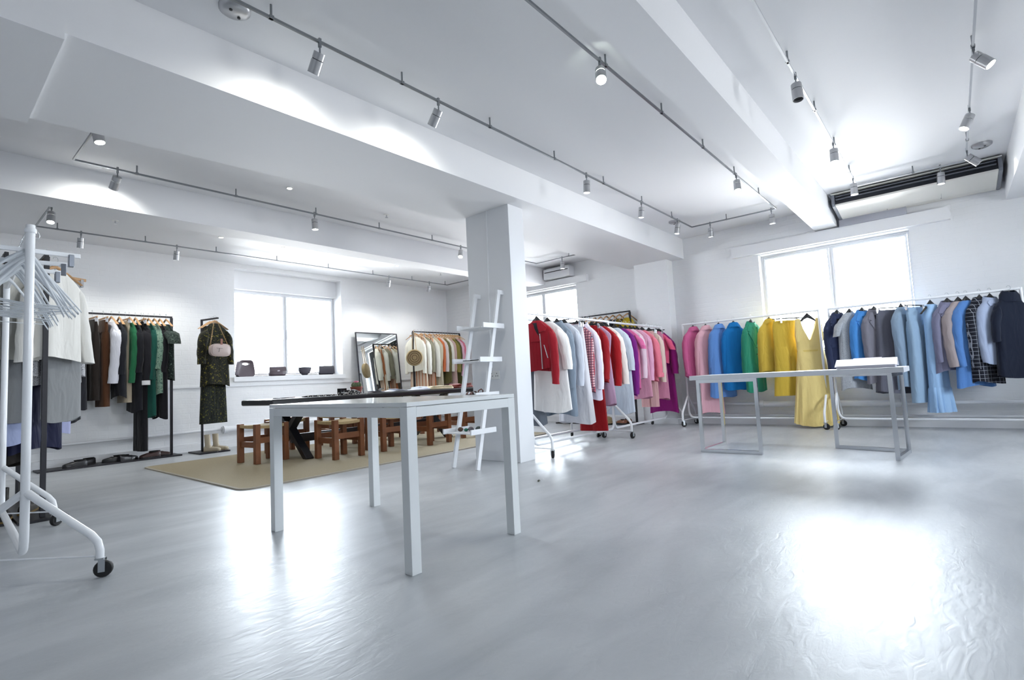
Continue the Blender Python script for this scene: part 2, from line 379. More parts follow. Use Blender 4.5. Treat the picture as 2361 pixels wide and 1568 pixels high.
S(6.18, 8.3, (0, .28, -1), 'small silver spotlight on the far wall track above the mirror', 9, size=125)
S(7.21, 8.3, (0, .28, -1), 'small silver spotlight on the far wall track above the cream clothes', 6, size=125)
# recessed downlights and sprinklers
WHITEP = plain('white_plastic', 'e8e8e6', .4)
for i, (x, y, l) in enumerate(((2.9, 7.74, 'far left of the row before the window'), (3.8, 7.74, 'second from the left in the row before the window'), (4.67, 7.74, 'third in the row, before the right half of the window'),
                 (5.94, 7.72, 'rightmost lit one of the row near the mirror'), (2.72, 5.38, 'alone beside the wide beam'))):
    t = thing('downlight', 'small round recessed downlight, '+l, 'downlight', (x, y, ZC), group='recessed downlights')
    MB().lathe([(.034, .0), (.034, -.006), (.026, -.008), (.026, -.001)], n=20, cap=False).build('trim_ring', WHITEP, t, smooth=True)
    MB().lathe([(0, -.0065), (.026, -.0065)], n=16, cap=False).build('lens', DOWNL, t)
for x, y, l in ((1.69, 7.78, 'near the left end of the far ceiling bay'), (4.05, 5.45, 'in the bay behind the wide beam'), (7.04, 7.75, 'in the far ceiling bay by the column')):
    t = thing('sprinkler', 'tiny chrome sprinkler head on the ceiling, '+l, 'sprinkler', (x, y, ZC))
    MB().lathe([(.0, -.003), (.035, -.003), (.035, .001)], n=16, cap=False).build('escutcheon', WHITEP, t)
    MB().tube([(0, 0, 0), (0, 0, -.035)], .009, 8).build('stem', CHROME, t); MB().lathe([(0, -.04), (.02, -.04), (.02, -.036), (0, -.036)], n=12, cap=False).build('deflector', CHROME, t)

# ------------------------------------------------------------------ air conditioners
def aircon(y0, y1, label):
    W = y1-y0; t = thing('air_conditioner', label, 'air conditioner', (XR, y0, ZC))
    ivory = plain('ivory_plastic', 'e2e0da', .4); dark = plain('dark_grille', '20242e', .5); gry = plain('grey_side_plastic', '767a84', .5)
    prof = [(-.66, -.155), (-.64, -.175), (-.16, -.235), (-.02, -.24), (-.02, -.02), (-.60, -.02), (-.60, -.15)]
    MB().quadring([[(x, .035, z) for x, z in prof], [(x, W-.035, z) for x, z in prof]], True, True, True).build('casing', ivory, t, bevel=.008)
    pf = [(-.67, -.02), (-.67, -.15), (-.64, -.178), (-.15, -.24), (-.02, -.245), (-.02, -.02)]
    for ya, yb in ((0, .036), (W-.036, W)):
        MB().quadring([[(x, ya, z) for x, z in pf], [(x, yb, z) for x, z in pf]], True, True, True).build('end_cap', gry if ya else gry, t, bevel=.006)
    MB().box(-.625, -.605, .036, W-.036, -.150, -.03).build('grille', dark, t)
    for z in (-.06, -.098):
        MB().box(-.67, -.628, .05, W-.05, z-.004, z+.004).build('louvre', gry, t)
    MB().box(-.685, -.62, .0, W, -.03, -.018).build('top_lip', ivory, t, bevel=.003)
    s = MB()
    for k in (1, 2): s.box(-.165, -.158, W*k/3-.003, W*k/3+.003, -.243, -.232)
    s.box(-.36, -.10, W*.33, W*.331, -.236, -.228); s.build('panel_seam', gry, t)
aircon(-.60, 1.04, 'long ceiling air conditioner with dark louvre above the bright window')
t = thing('wall_box', 'white wall-mounted box with a dark slot above the corner window, right of the column', 'box', (8.5, 5.50, 2.82))
MB().box(-.18, 0, 0, .62, 0, .20).build('casing', WFRAME, t, bevel=.004)
MB().box(-.184, -.178, .03, .59, .125, .14).build('slot', GAPM, t)
tag(MB().box(8.40, 8.5, .30, 1.05, 2.745, 2.86).build('duct_cover', plain('grey_duct', 'a6a8b2', .6), bevel=.004), 'grey duct cover strip under the left half of the long air conditioner', 'duct')

# ------------------------------------------------------------------ pipes, socket
WP = plain('white_pipe_paint', 'dfe1e5', .4)
def pipe(label, a, b, r, joints=()):
    t = thing('wall_pipe', label, 'pipe', a); d = Vector(b)-Vector(a)
    MB().tube([(0, 0, 0), d], r, 14).build('pipe', WP, t, smooth=True)
    for k in joints:
        p = d*k; e = d.normalized()*.03
        MB().tube([p-e, p+e], r*1.25, 14).build('coupling', WP, t, smooth=True)
pipe('thick white heating pipe low on the wall under the bright window', (8.38, 2.3, .31), (8.38, .55, .31), .042, (.03, .97))
pipe('thinner white heating pipe low on the wall behind the pink coats', (8.40, 3.3, .32), (8.40, 2.3, .32), .022)
pipe('thin white heating pipe low on the wall at the far right', (8.40, .5, .31), (8.40, -3.1, .31), .022)
pipe('white floor-level pipe along the window wall', (8.41, 3.45, .14), (8.41, -3.1, .14), .018)
pipe('thick white heating pipe low on the far wall right of the boots', (3.4, 9.1, .29), (8.2, 9.1, .29), .05, (.01, .3, .6))
pipe('thin white heating pipe low on the far wall behind the dark rack', (-1, 9.12, .30), (3.4, 9.12, .30), .02)
for lb, p in (('thin white conduit along the far wall under the window', ((-2, 9.19, 1.0), (8.4, 9.19, .985))), ('thin white conduit along the window wall at sill height', ((8.48, .3, .99), (8.48, -3, .99)))):
    a, b = p; tag(MB().beam((0, 0, 0), Vector(b)-Vector(a), .02, .022).build('conduit', WP, loc=a), lb, 'conduit')
tag(MB().tube([(4.165, 3.80, 2.74), (4.165, 3.81, 2.2), (4.165, 3.825, 1.0)], .006, 8).build('cable', WP), 'thin white cable running down the column face', 'cable')
t = thing('wall_socket', 'white double power socket on the column behind the ladder shelf', 'socket', (4.17, 3.79, .92))
MB().box(-.012, 0, -.075, .075, -.045, .045).build('faceplate', WHITEP, t, bevel=.004)
sk = MB()
for yy in (-.038, .038):
    for a, b in ((0, .018), (-.014, -.01), (.014, -.01)): sk.box(-.0135, -.011, yy+a-.004, yy+a+.004, b-.005, b+.005)
sk.build('pin_holes', GAPM, t)

# ------------------------------------------------------------------ garments
EX = .75
def prof_at(prof, z):
    if z >= prof[0][0]: return prof[0][1:3]
    for a, b in zip(prof[:-1], prof[1:]):
        if b[0] <= z <= a[0]:
            k = (a[0]-z)/(a[0]-b[0]+1e-9); return (a[1]+(b[1]-a[1])*k, a[2]+(b[2]-a[2])*k)
    return prof[-1][1:3]
def loftbody(mb, prof, n=44, k=7, amp0=.02, amp1=.2, seed=0, close_top=True, cx=0, hemdrop=0.0, zfold=None):
    rnd = random.Random(seed); ph = rnd.uniform(0, 6.28); ph2 = rnd.uniform(0, 6.28)
    z0, z1 = prof[0][0], prof[-1][0]; rows = []
    zs = [p[0] for p in prof]; full = []
    for a, b in zip(prof[:-1], prof[1:]):
        m = max(1, int((a[0]-b[0])/.06))
        for i in range(m):
            q = i/m; full.append(tuple(a[j]+(b[j]-a[j])*q for j in range(3)))
    full.append(tuple(prof[-1][:3]))
    def ring(z, hw, th, dz=0, shrink=1):
        t = max(0, min(1, ((zfold if zfold is not None else z0)-z)/(((zfold if zfold is not None else z0))-z1))) if z1 < z0 else 0
        am = amp0+(amp1-amp0)*t**1.3; r = []
        for j in range(n):
            a = 2*PI*j/n; c, s_ = math.cos(a), math.sin(a)
            x = hw*math.copysign(abs(c)**EX, c); y = th*math.copysign(abs(s_)**EX, s_)
            f = 1+am*(.7*math.sin(k*a+ph+.5*math.sin(z*5+ph2))+.3*math.sin((k*2+1)*a+ph2))
            x2 = x*(1+am*.15*math.sin(k*a+ph))*shrink+cx; y2 = y*f*shrink
            r.append((x2, y2, z+dz+hemdrop*t*t*math.sin(a*2+ph)*.02))
        return r
    rings = [ring(*p) for p in full]
    lz, lh, lt = full[-1]
    rings.append(ring(lz, lh, lt, .004, .93)); rings.append(ring(lz, lh, lt, .05, .88))
    mb.quadring(rings, True, close_top, True)
    return mb
def sleeve_mb(side, L, w=.055, short=False, sh=(.205, -.175), flare=0.0, bend=.0, seed=0, cuffw=None):
    rnd = random.Random(seed*3+side); ph = rnd.uniform(0, 6.28)
    mb = MB(); rings = []; m = max(6, int(L/.05)); n = 16
    for i in range(m+1):
        t = i/m; z = sh[1]+.035-L*t
        out = (.036*math.sin(min(1, t*1.3)*PI/2) if not short else .10*t)+flare*t
        x = side*(sh[0]-.03+out-.01*t*(not short)); y = -bend*t*t+.01*math.sin(3*t+ph)
        wx = w*(1-.32*t)*(1 if cuffw is None else 1-(1-cuffw)*t); wy = w*1.05*(1-.2*t)
        if i == 0: wx *= .35; wy *= .6
        if i == 1: wx *= .8
        rings.append([(x+wx*math.cos(2*PI*j/n)*(1+.07*math.sin(z*38+ph+j*.7)), y+wy*math.sin(2*PI*j/n)*(1+.06*math.sin(z*31+ph+j)), z+side*.0+.02*math.cos(2*PI*j/n)*side*(-1)*(.7 if i == 0 else .3)) for j in range(n)])
    last = rings[-1]; cxm = sum(p[0] for p in last)/n; cym = sum(p[1] for p in last)/n
    rings.append([(cxm+(p[0]-cxm)*.85, cym+(p[1]-cym)*.85, p[2]+.006) for p in last])
    rings.append([(cxm+(p[0]-cxm)*.75, cym+(p[1]-cym)*.75, p[2]+.05) for p in last])
    mb.quadring(rings, True, True, True); return mb
def patch(prof, rows, off=.008, back=False, m=4):
    """thin cloth panel lying on the front of a body: rows of (z, xl, xr)"""
    mb = MB(); sg = 1 if back else -1
    def y(x, z):
        hw, th = prof_at(prof, z); q = min(1, abs(x)/max(hw, .01)); return th*(1-q**(2/EX))**(EX/2)
    A, B = [], []
    for z, xl, xr in rows:
        A.append([(xl+(xr-xl)*i/m, sg*(y(xl+(xr-xl)*i/m, z)+off), z) for i in range(m+1)])
        B.append([(xl+(xr-xl)*i/m, sg*(y(xl+(xr-xl)*i/m, z)-.003), z) for i in range(m+1)])
    rings = [a+b[::-1] for a, b in zip(A, B)]
    mb.quadring(rings, True, True, True); return mb
DARKLINING = cloth('2a2a30')
def top_profile(L, sw=.205, hem=.21, th=.055, waist=None, neck=.075, hemth=None):
    hemth = hemth or th*1.1
    p = [(-.092, neck*.75, .032), (-.106, neck*1.08, .040), (-.142, sw*.60, th*.80), (-.178, sw*.80, th*.9), (-.212, sw*.945, th*.97), (-.245, sw*.995, th), (-.33, sw*.95, th*1.05)]
    if waist: p.append((-.48, waist, th*.95))
    p.append((-L, hem, hemth)); return p
def garment(g, loc, rz, label, cat, kind, L, c, group=None, m=None, **o):
    """g: object name; kind: coat/jacket/shirt/dress/skirt/trousers/tee"""
    seed = sum(ord(ch) for ch in label)
    if isinstance(m, str):
        m = {'gingham': lambda: cloth(c, 'gingham', 'b04050', '2c3050'), 'tweed': lambda: cloth(c, 'tweed', 'a8acb2'), 'plaid': lambda: cloth(c, 'plaid', '8a8f99'),
             'satin': lambda: cloth(c, 'satin'), 'snake': lambda: cloth(c, 'snake', '7a9484', '2a4a44'), 'print': lambda: cloth(c, 'print', '1c2826', '56685c'),
             'stripe': lambda: cloth(c, 'stripe', 'd9cfbd', 'b06e48')}[m]()
    m = m or cloth(c)
    if o.get('lin') == 1: o['lin'] = m
    if o.get('cuff') == 1: o['cuff'] = m
    if o.get('cuff') == 2: o['cuff'] = cloth('d8d8dc')
    t = thing(g, label, cat, loc, rz, group)
    sl = o.get('sl', 'long'); sw = o.get('sw', .205)
    if kind in ('coat', 'jacket', 'shirt', 'tee', 'dress'):
        prof = top_profile(L, sw, o.get('hem', .215), o.get('th', .055), o.get('waist'), hemth=o.get('hemth'))
        if kind == 'dress':
            wz = o.get('wz', -.50)
            prof = prof[:7]+[(wz, o.get('waist', .17), .05), (wz-.06, o.get('waist', .17)*1.04, .055), (-L, o.get('hem', .24), o.get('hemth', .085))]
            if o.get('straps'):   # sleeveless v-neck bodice
                prof = [(-.41, .168, .045), (-.44, .17, .05), (wz, .165, .05), (wz-.05, .17, .06), (-L, o.get('hem', .27), .11)]
        body = loftbody(MB(), prof, amp0=.03, amp1=o.get('fold', .22 if kind != 'dress' else .32), k=o.get('k', 5 if kind != 'dress' else 8), seed=seed, hemdrop=1)
        body.build('body', m, t, smooth=True)
        if o.get('straps'):
            for s in (-1, 1):
                MB().quadring([[(s*x0, -.035, z), (s*x1, -.035, z), (s*x1, .03, z), (s*x0, .03, z)] for x0, x1, z in ((.0, .165, -.43), (.035, .172, -.34), (.068, .165, -.26), (.09, .158, -.18), (.10, .15, -.125), (.105, .145, -.112))], True, True, True).build('shoulder_strap', m, t, smooth=True)
            patch(prof, [(-.42, -.012, .012), (-.5, -.01, .01)], .006).build('neck_placket', m, t)
            MB().quadring([[(.168*math.cos(a)*1.0, .056*math.sin(a), z) for a in [2*PI*j/24 for j in range(24)]] for z in (wz+.01, wz-.012)], True).build('waist_seam', cloth('d9bd6a'), t)
        wsl = o.get('slw', .056)
        if sl in ('long', 'three', 'short'):
            Ls = o.get('sll', {'long': .62, 'three': .44, 'short': .20}[sl])
            for s in (-1, 1):
                sleeve_mb(s, Ls, wsl*(1.1 if sl == 'short' else 1), sl == 'short', (sw-.010, -.238), bend=o.get('bend', .03), seed=seed, flare=o.get('flare', 0)).build('sleeve', m if not o.get('slm') else o['slm'], t, smooth=True)
                if o.get('cuff'):
                    x = s*(sw+.000+o.get('flare', 0)); z = -.19-Ls
                    MB().quadring([[(x+rx*math.cos(a), -o.get('bend', .03)+.052*math.sin(a), zz) for a in [2*PI*j/14 for j in range(14)]] for rx, zz in ((.045, z+.05), (.047, z+.045), (.047, z-.012), (.04, z-.012))], True, False, True).build('cuff', o['cuff'], t, smooth=True)
        col = o.get('col')
        if col in ('lapel', 'shirt', 'band', 'high'):
            zt = {'lapel': -.072, 'shirt': -.07, 'band': -.07, 'high': -.03}[col]
            rr = [[(rx*math.cos(a), ry*math.sin(a), z+(.018*math.sin(a)+.0)) for a in [2*PI*j/24 for j in range(24)]] for rx, ry, z in ((.074, .048, -.12), (.060, .042, zt-.008), (.067, .049, zt-.004), (.096, .062, zt-.050), (.104, .066, -.145))]
            MB().quadring(rr, True).build('collar', m, t, smooth=True)
        if col == 'lapel':
            patch(prof, [(-.118, -.04, .04), (-.2, -.05, .05), (-.3, -.035, .035), (-.44, -.008, .008)], .003).build('lining', o.get('lin') or DARKLINING, t, smooth=True)
            for s in (-1, 1):
                rows = [(-.12, .045, .08), (-.17, .055, .115), (-.215, .052, .135), (-.225, .052, .10), (-.245, .05, .125), (-.32, .035, .085), (-.40, .015, .04), (-.46, .0, .008)]
                patch(prof, [(z, s*a, s*b) for z, a, b in rows], .011).build('lapel', m, t, smooth=True)
        if col == 'shirt':
            for s in (-1, 1):
                patch(prof, [(-.12, s*.01, s*.07), (-.15, s*.015, s*.085), (-.185, s*.045, s*.075)], .012).build('collar_point', m, t)
            patch(prof, [(-.13, -.014, .014), (-L+.02, -.014, .014)], .008).build('placket', m, t)
        if col in ('lapel', 'shirt') or o.get('btn'):
            zz = [-.46, -.56] if col == 'lapel' else [-.2-.1*i for i in range(int((L-.25)/.1))]
            bm_ = MB()
            for z in zz:
                if z < -L+.05: continue
                hw, th = prof_at(prof, z); bm_.quadring([[(.0+.008*math.cos(a), -th-d, z+.008*math.sin(a)) for a in [2*PI*j/8 for j in range(8)]] for d in (.006, .013)], True, True, True)
            if bm_.v: bm_.build('buttons', o.get('btnm') or BLKPL, t)
        if o.get('pocket'):
            for s in (-1, 1): patch(prof, [(-.50, s*.07, s*.16), (-.515, s*.07, s*.16), (-.54, s*.07, s*.16)], .010).build('pocket_flap', m, t)
        if o.get('zip'):
            a = patch(prof, [(-.13, -.10, -.02), (-.19, -.13, .0), (-.27, -.11, .05), (-.335, -.055, .075)], .013); a.build('lapel', m, t, smooth=True)
            a = patch(prof, [(-.12, .03, .085), (-.18, .045, .15), (-.22, .06, .14), (-.23, .06, .065)], .013); a.build('lapel', m, t, smooth=True)
            patch(prof, [(-.12, -.035, .035), (-.19, -.04, .05), (-.25, -.02, .05), (-.30, .02, .04)], .004).build('lining', DARKLINING, t)
            patch(prof, [(-.25, .066, .076), (-.45, .076, .086), (-L+.01, .08, .09)], .011).build('zip', CHROME, t)
            patch(prof, [(-.38, .115, .123), (-.46, .135, .143), (-.53, .152, .16)], .011).build('pocket_zip', CHROME, t)
        if col == 'tie':
            MB().tube([(.01, -.06, -.13), (.03, -.07, -.3), (.02, -.072, -.55)], .012, 8).build('neck_tie', m, t, smooth=True)
        if o.get('ruffle'):
            z = -L+.28; hw, th = prof_at(prof, z)
            loftbody(MB(), [(z, hw*1.0, th*1.02), (z-.02, hw*1.06, th*1.15), (-L-.02, hw*1.18, th*1.45)], k=11, amp0=.1, amp1=.35, seed=seed+2).build('ruffle', m, t, smooth=True)
    elif kind in ('skirt', 'flatskirt'):
        w = o.get('w', .16); prof = [(-.115, w, .02), (-.15, w*1.02, .03), (-.30, w*1.12, .045), (-L, o.get('hem', .26), o.get('hemth', .09))]
        loftbody(MB(), prof, amp0=.05, amp1=o.get('fold', .35), k=o.get('k', 8), seed=seed, hemdrop=1).build('body', m, t, smooth=True)
        MB().quadring([[(w*1.03*math.cos(a), .031*math.sin(a), z) for a in [2*PI*j/24 for j in range(24)]] for z in (-.108, -.15)], True, True).build('waistband', m, t, smooth=True)
    elif kind == 'trousers':
        w = o.get('w', .17); cz = o.get('crotch', -.42)
        loftbody(MB(), [(-.115, w*.9, .022), (-.2, w, .035), (cz, w*.99, .038)], amp0=.03, amp1=.05, k=6, seed=seed).build('seat', m, t, smooth=True)
        for s in (-1, 1):
            loftbody(MB(), [(cz+.14, w*.49, .040), (cz+.04, w*.53, .052), (cz-.1, w*.52, .056), (-L, o.get('leg', .11), .05)], amp0=.05, amp1=.12, k=4, seed=seed+s, cx=s*w*.5).build('leg', m, t, smooth=True)
        MB().quadring([[(w*.92*math.cos(a), .027*math.sin(a), z) for a in [2*PI*j/24 for j in range(24)]] for z in (-.108, -.15)], True, True).build('waistband', m, t, smooth=True)
    return t
# hangers: one prototype per kind, copied
def hanger_proto(kind):
    h = bpy.data.objects.new('clothes_hanger', None); COL.objects.link(h)
    hook = MB(); pts = [(.0, 0, -.085), (0, 0, -.045)]+[(.020*math.cos(a)-.0, 0, .004+.024*math.sin(a)) for a in [(-90+18*i)*PI/180 for i in range(15)]]
    hook.tube(pts, .0021, 6); hook.build('hook', ZINC, h)
    arms = {'black': BLKPL, 'wood': WOODH, 'white': None, 'clip': BLKPL, 'woodclip': WOODH, 'whiteclip': None}[kind]
    if kind == 'white': arms = WHITEH
    if kind == 'whiteclip': arms = WSTEEL
    if kind in ('black', 'wood', 'white'):
        W = {'black': .155, 'wood': .205, 'white': .225}[kind]; drop = {'black': .60, 'wood': .44, 'white': 1.0}[kind]
        mb = MB(); n = 18; rings = []
        for i in range(n+1):
            x = -W+2*W*i/n; q = abs(x)/W; z = -.082-drop*W*q**1.15*1.3+(.03 if kind == 'wood' else .014*(1-q) if kind == 'black' else 0)
            hh = (.050*(1-q)**1.5+.012) if kind == 'black' else (.018*(1-q)+.008) if kind == 'wood' else (.010*(1-q)+.011); yy = (.010+.008*q) if kind != 'white' else .004
            rings.append([(x, yy*math.cos(a), z+hh*math.sin(a)*.6) for a in [2*PI*j/8 for j in range(8)]])
        mb.quadring(rings, True, True, True); mb.build('arms', arms, h, smooth=True)
        if kind == 'white':
            MB().tube([(-W*.9, 0, -.082-drop*W*1.16), (0, 0, -.082-drop*W*1.22), (W*.9, 0, -.082-drop*W*1.16)], .0028, 6).build('trouser_bar', arms, h)
        if kind == 'black':
            MB().lathe([(.024, -.09), (.018, -.064), (.006, -.058)], n=10).build('neck', arms, h)
    else:
        tb = kind == 'clip'; MB().box(-.19, .19, -.004 if tb else -.006, .004 if tb else .006, -.088 if tb else -.092, -.074 if tb else -.068).build('bar', arms, h, bevel=.003)
        for s in (-1, 1):
            c = MB().box(s*.15-.012, s*.15+.012, -.014, .014, -.145, -.078); c.build('clip', DARKCLIP if kind == 'whiteclip' else CHROME, h, bevel=.003)
    return h
DARKCLIP = plain('steel_clip', '7c8088', .3, metal=.8)
WHITEH = plain('frosted_white_hanger', 'dfe4ea', .3); b_ = WHITEH.node_tree.nodes['Principled BSDF']; b_.inputs['Transmission Weight'].default_value = .25
PROTO = {}
def hanger(kind, loc, rz, label, group=None, rx=0, ry=0):
    if kind not in PROTO: PROTO[kind] = h = hanger_proto(kind)
    else: h = copy_tree(PROTO[kind])
    h.location = loc; h.rotation_euler = (rx, ry, rz); h.name = 'clothes_hanger'
    tag(h, label, 'clothes hanger', group); return h
R_ = math.radians
def hang(g, cat, kind, s, L, c, label, short, rack, rz, hk='black', off=0.0, **o):
    """hang a garment and its hanger from a rack; rack = (axis, fixed, z, group word)"""
    ax, fx, z, gw = rack
    loc = (s, fx+off, z) if ax == 'Y' else (fx+off, s, z)
    loc = (loc[0], loc[1], z+.014)
    gl = loc if hk != 'wood' or kind in ('skirt', 'trousers') else (loc[0], loc[1], loc[2]-.035)
    garment(g, gl, R_(rz), label, cat, kind, L-(loc[2]-gl[2]), c, group=o.pop('group', None), **o)
    if kind in ('skirt', 'trousers', 'flatskirt'): hk = 'woodclip' if hk == 'wood' else 'clip'
    word = {'black': 'black hanger', 'wood': 'pale wooden hanger', 'clip': 'black clip hanger', 'woodclip': 'wooden clip hanger', 'whiteclip': 'white clip hanger', 'white': 'frosted white hanger'}[hk]
    hanger(hk, loc, R_(rz), f'{word} holding the {short}', 'hangers on the '+gw)
SKY, EXPO = 8.0, 2.38
M1 = ('Y', 3.62, 1.6, 'near white rack'); M2 = ('Y', 3.65, 1.6, 'far white rack of pinks'); M3 = ('Y', 4.02, 1.6, 'rear white rack')
R1 = ('X', 8.15, 1.6, 'white rack of bright coats'); R2 = ('X', 8.15, 1.6, 'white rack of blues and greys')
L1 = ('Y', 8.87, 2.05, 'dark rack by the far wall'); L3 = ('Y', 8.4, 1.95, 'black rack of cream clothes'); L4 = ('X', 8.2, 1.95, 'black corner rack')
def H(rack, *rows, **kw):
    for r in rows:
        g, cat, kind, s, L, c, label, short, rz = r[:9]; o = dict(r[9]) if len(r) > 9 else {}
        hk = o.pop('hk', kw.get('hk', 'black')); o.setdefault('group', 'clothes on the '+rack[3])
        if rack[0] == 'X' and kind != 'dress': o.setdefault('sw', .178); o.setdefault('hem', .185); o.setdefault('slw', .05)
        if rack[0] == 'X' and kind in ('skirt', 'trousers'): o.pop('sw')
        hang(g, cat, kind, s, L, c, label, short, rack, rz, hk, **o)
red = '961524'
H(M1,
 ('jacket', 'jacket', 'jacket', 4.74, .66, red, 'red biker jacket with silver zips at the column end of the white rack', 'red biker jacket', -84, {'zip': 1, 'sll': .62, 'sw': .215, 'hem': .2, 'flare': .03, 'k': 4}),
 ('coat', 'coat', 'coat', 4.95, 1.14, 'e9e7e6', 'long white coat hanging behind the red biker jacket', 'long white coat', -88, {'sw': .215, 'hem': .26, 'flare': .06, 'sll': .46, 'slw': .075}),
 ('coat', 'coat', 'coat', 5.14, 1.2, '7d8a99', 'blue-grey long coat between the white coat and a pale coat', 'blue-grey long coat', -90, {'col': 'lapel', 'hem': .22, 'sll': .68}),
 ('coat', 'coat', 'coat', 5.30, .83, 'c8cdd9', 'pale grey-white coat beside the blue-grey coat', 'pale grey-white coat', -86, {'sll': .66, 'hem': .2}),
 ('skirt', 'skirt', 'skirt', 5.46, 1.32, 'd9d8de', 'long off-white A-line skirt clipped on the white rack', 'long off-white skirt', -85, {'hem': .24, 'fold': .15, 'w': .15}),
 ('shirt', 'shirt', 'shirt', 5.58, .95, 'efe6e8', 'red and navy gingham check shirt', 'gingham check shirt', -88, {'m': 'gingham', 'col': 'shirt', 'sll': .68, 'slw': .045}),
 ('shirt', 'shirt', 'shirt', 5.72, 1.05, 'e6e2f2', 'bright white long shirt beside the gingham shirt', 'bright white long shirt', -88, {'col': 'shirt', 'sll': .72, 'flare': .03}),
 ('trousers', 'trousers', 'trousers', 5.84, 1.46, '970e18', 'long bright red wide trousers nearly touching the floor', 'long red trousers', -82, {'w': .15, 'leg': .12}),
 ('coat', 'coat', 'coat', 5.93, .84, '9a1620', 'plain red coat in the middle of the white rack', 'plain red coat', -86, {'sll': .60, 'hem': .21}),
 ('dress', 'dress', 'dress', 6.05, 1.15, 'b291ac', 'dusty lilac sleeveless dress between two red jackets', 'dusty lilac dress', -84, {'sl': None, 'hem': .22, 'fold': .12}),
 ('jacket', 'jacket', 'jacket', 6.19, .80, 'a01019', 'glossy red jacket with full sleeves beside the cream shirt', 'glossy red jacket', -80, {'sll': .70, 'slw': .07, 'hem': .2}),
 ('shirt', 'shirt', 'shirt', 6.31, .88, 'ece2dc', 'cream blouse with loose sleeves at the far end of the near rack', 'cream blouse', -80, {'sll': .68, 'flare': .05, 'slw': .065}))
H(M3,
 ('skirt', 'skirt', 'skirt', 5.0, 1.30, '6f7680', 'slate grey long skirt on the rear white rack, seen under the white coat', 'slate grey long skirt', -88, {'hem': .26, 'fold': .1}),
 ('skirt', 'skirt', 'skirt', 6.2, 1.1, '9a9aa6', 'grey skirt on the rear rack seen under the cream blouse', 'grey skirt under the cream blouse', -88, {'hem': .2, 'fold': .12}))
H(M2,
 ('dress', 'dress', 'coat', 6.60, 1.30, 'c5cedb', 'pale ice-blue long shirt dress with cuffs at the near end of the pinks rack', 'ice-blue shirt dress', -84, {'sll': .50, 'hem': .22, 'flare': .04, 'th': .06}),
 ('coat', 'coat', 'coat', 6.78, 1.06, '7a1f7e', 'vivid magenta purple long coat', 'magenta purple coat', -86, {'sll': .84, 'hem': .19}),
 ('dress', 'dress', 'coat', 6.92, .98, 'd5699c', 'hot pink short-sleeved dress beside the magenta coat', 'hot pink short-sleeved dress', -84, {'sl': 'short', 'hem': .18}),
 ('jacket', 'jacket', 'jacket', 7.06, .83, 'e9cfdd', 'very pale pink jacket with straight sleeves', 'very pale pink jacket', -86, {'sll': .62}),
 ('dress', 'dress', 'coat', 7.17, 1.12, 'cf93ab', 'dusty rose shift dress, its hem below the paler jackets', 'dusty rose shift dress', -84, {'sl': None, 'hem': .23}),
 ('jacket', 'jacket', 'jacket', 7.29, .87, 'dfa6c5', 'soft lilac-pink jacket in the middle of the pinks rack', 'soft lilac-pink jacket', -86, {'sll': .66}),
 ('shirt', 'shirt', 'shirt', 7.46, .88, 'e57a8f', 'coral pink satin shirt with buttoned cuffs', 'coral pink satin shirt', -82, {'sll': .62, 'slw': .07, 'flare': .05, 'm': 'satin', 'cuff': 1}),
 ('trousers', 'trousers', 'trousers', 7.58, 1.28, 'd4a6a6', 'light nude-pink trousers hanging among the pink tops', 'nude-pink trousers', -78, {'w': .13, 'leg': .07}),
 ('coat', 'coat', 'coat', 7.70, .85, 'dfcbc0', 'nude beige coat right of the coral shirt', 'nude beige coat', -84, {'sll': .70, 'hem': .17}),
 ('skirt', 'skirt', 'skirt', 7.84, 1.18, 'c47f9a', 'rose pink straight skirt clipped near the far end', 'rose pink straight skirt', -80, {'fold': .1, 'hem': .2, 'w': .15}),
 ('tee', 'top', 'tee', 7.96, .60, 'd9587e', 'short-sleeved deep pink top near the far end', 'deep pink short-sleeved top', -86, {'sl': 'short', 'hem': .18}),
 ('dress', 'dress', 'coat', 8.08, 1.40, '7c0a63', 'long plum purple dress with flared sleeves at the far end of the rack', 'long plum dress', -90, {'sll': .58, 'flare': .06, 'hem': .24, 'fold': .3, 'slw': .075, 'sw': .195}))
H(R1,
 ('jacket', 'jacket', 'jacket', 3.11, .85, 'c4608f', 'rose pink jacket seen from the back, leftmost of the bright coats', 'rose pink jacket', 138, {'col': 'shirt', 'sll': .60, 'bend': -.03}),
 ('coat', 'coat', 'coat', 2.91, 1.42, 'dcaab6', 'long pale blush coat behind the white tabletop end', 'long pale blush coat', 140, {'col': 'shirt', 'sll': .68, 'hem': .2}),
 ('coat', 'coat', 'coat', 2.71, 1.17, '5f8bcb', 'cornflower blue coat seen from the back', 'cornflower blue coat', 142, {'col': 'shirt', 'sll': .62, 'hem': .22}),
 ('coat', 'coat', 'coat', 2.49, 1.06, '0d70b4', 'bright azure blue coat right of the cornflower coat', 'azure blue coat', 118, {'col': 'band', 'sll': .62, 'hem': .2}),
 ('jacket', 'coat', 'coat', 2.24, 1.10, '2a8468', 'emerald green coat with open front', 'emerald green coat', -28, {'sll': .70, 'bend': -.02, 'col': 'lapel', 'lin': 1, 'hem': .18}),
 ('jacket', 'jacket', 'jacket', 1.99, .83, 'c4a640', 'mustard yellow jacket beside the green coat', 'mustard yellow jacket', 135, {'sll': .62, 'col': 'band', 'hem': .19}),
 ('trousers', 'trousers', 'trousers', 1.77, 1.17, 'c2a43c', 'wide yellow culottes clipped next to the yellow jacket', 'wide yellow culottes', -50, {'w': .20, 'leg': .15, 'crotch': -.62}),
 ('dress', 'dress', 'dress', 1.50, 1.57, 'e2cb86', 'long pale yellow sleeveless gown with V neck reaching the floor', 'pale yellow gown', -65, {'straps': 1, 'sl': None, 'k': 11, 'wz': -.56, 'fold': .3}))
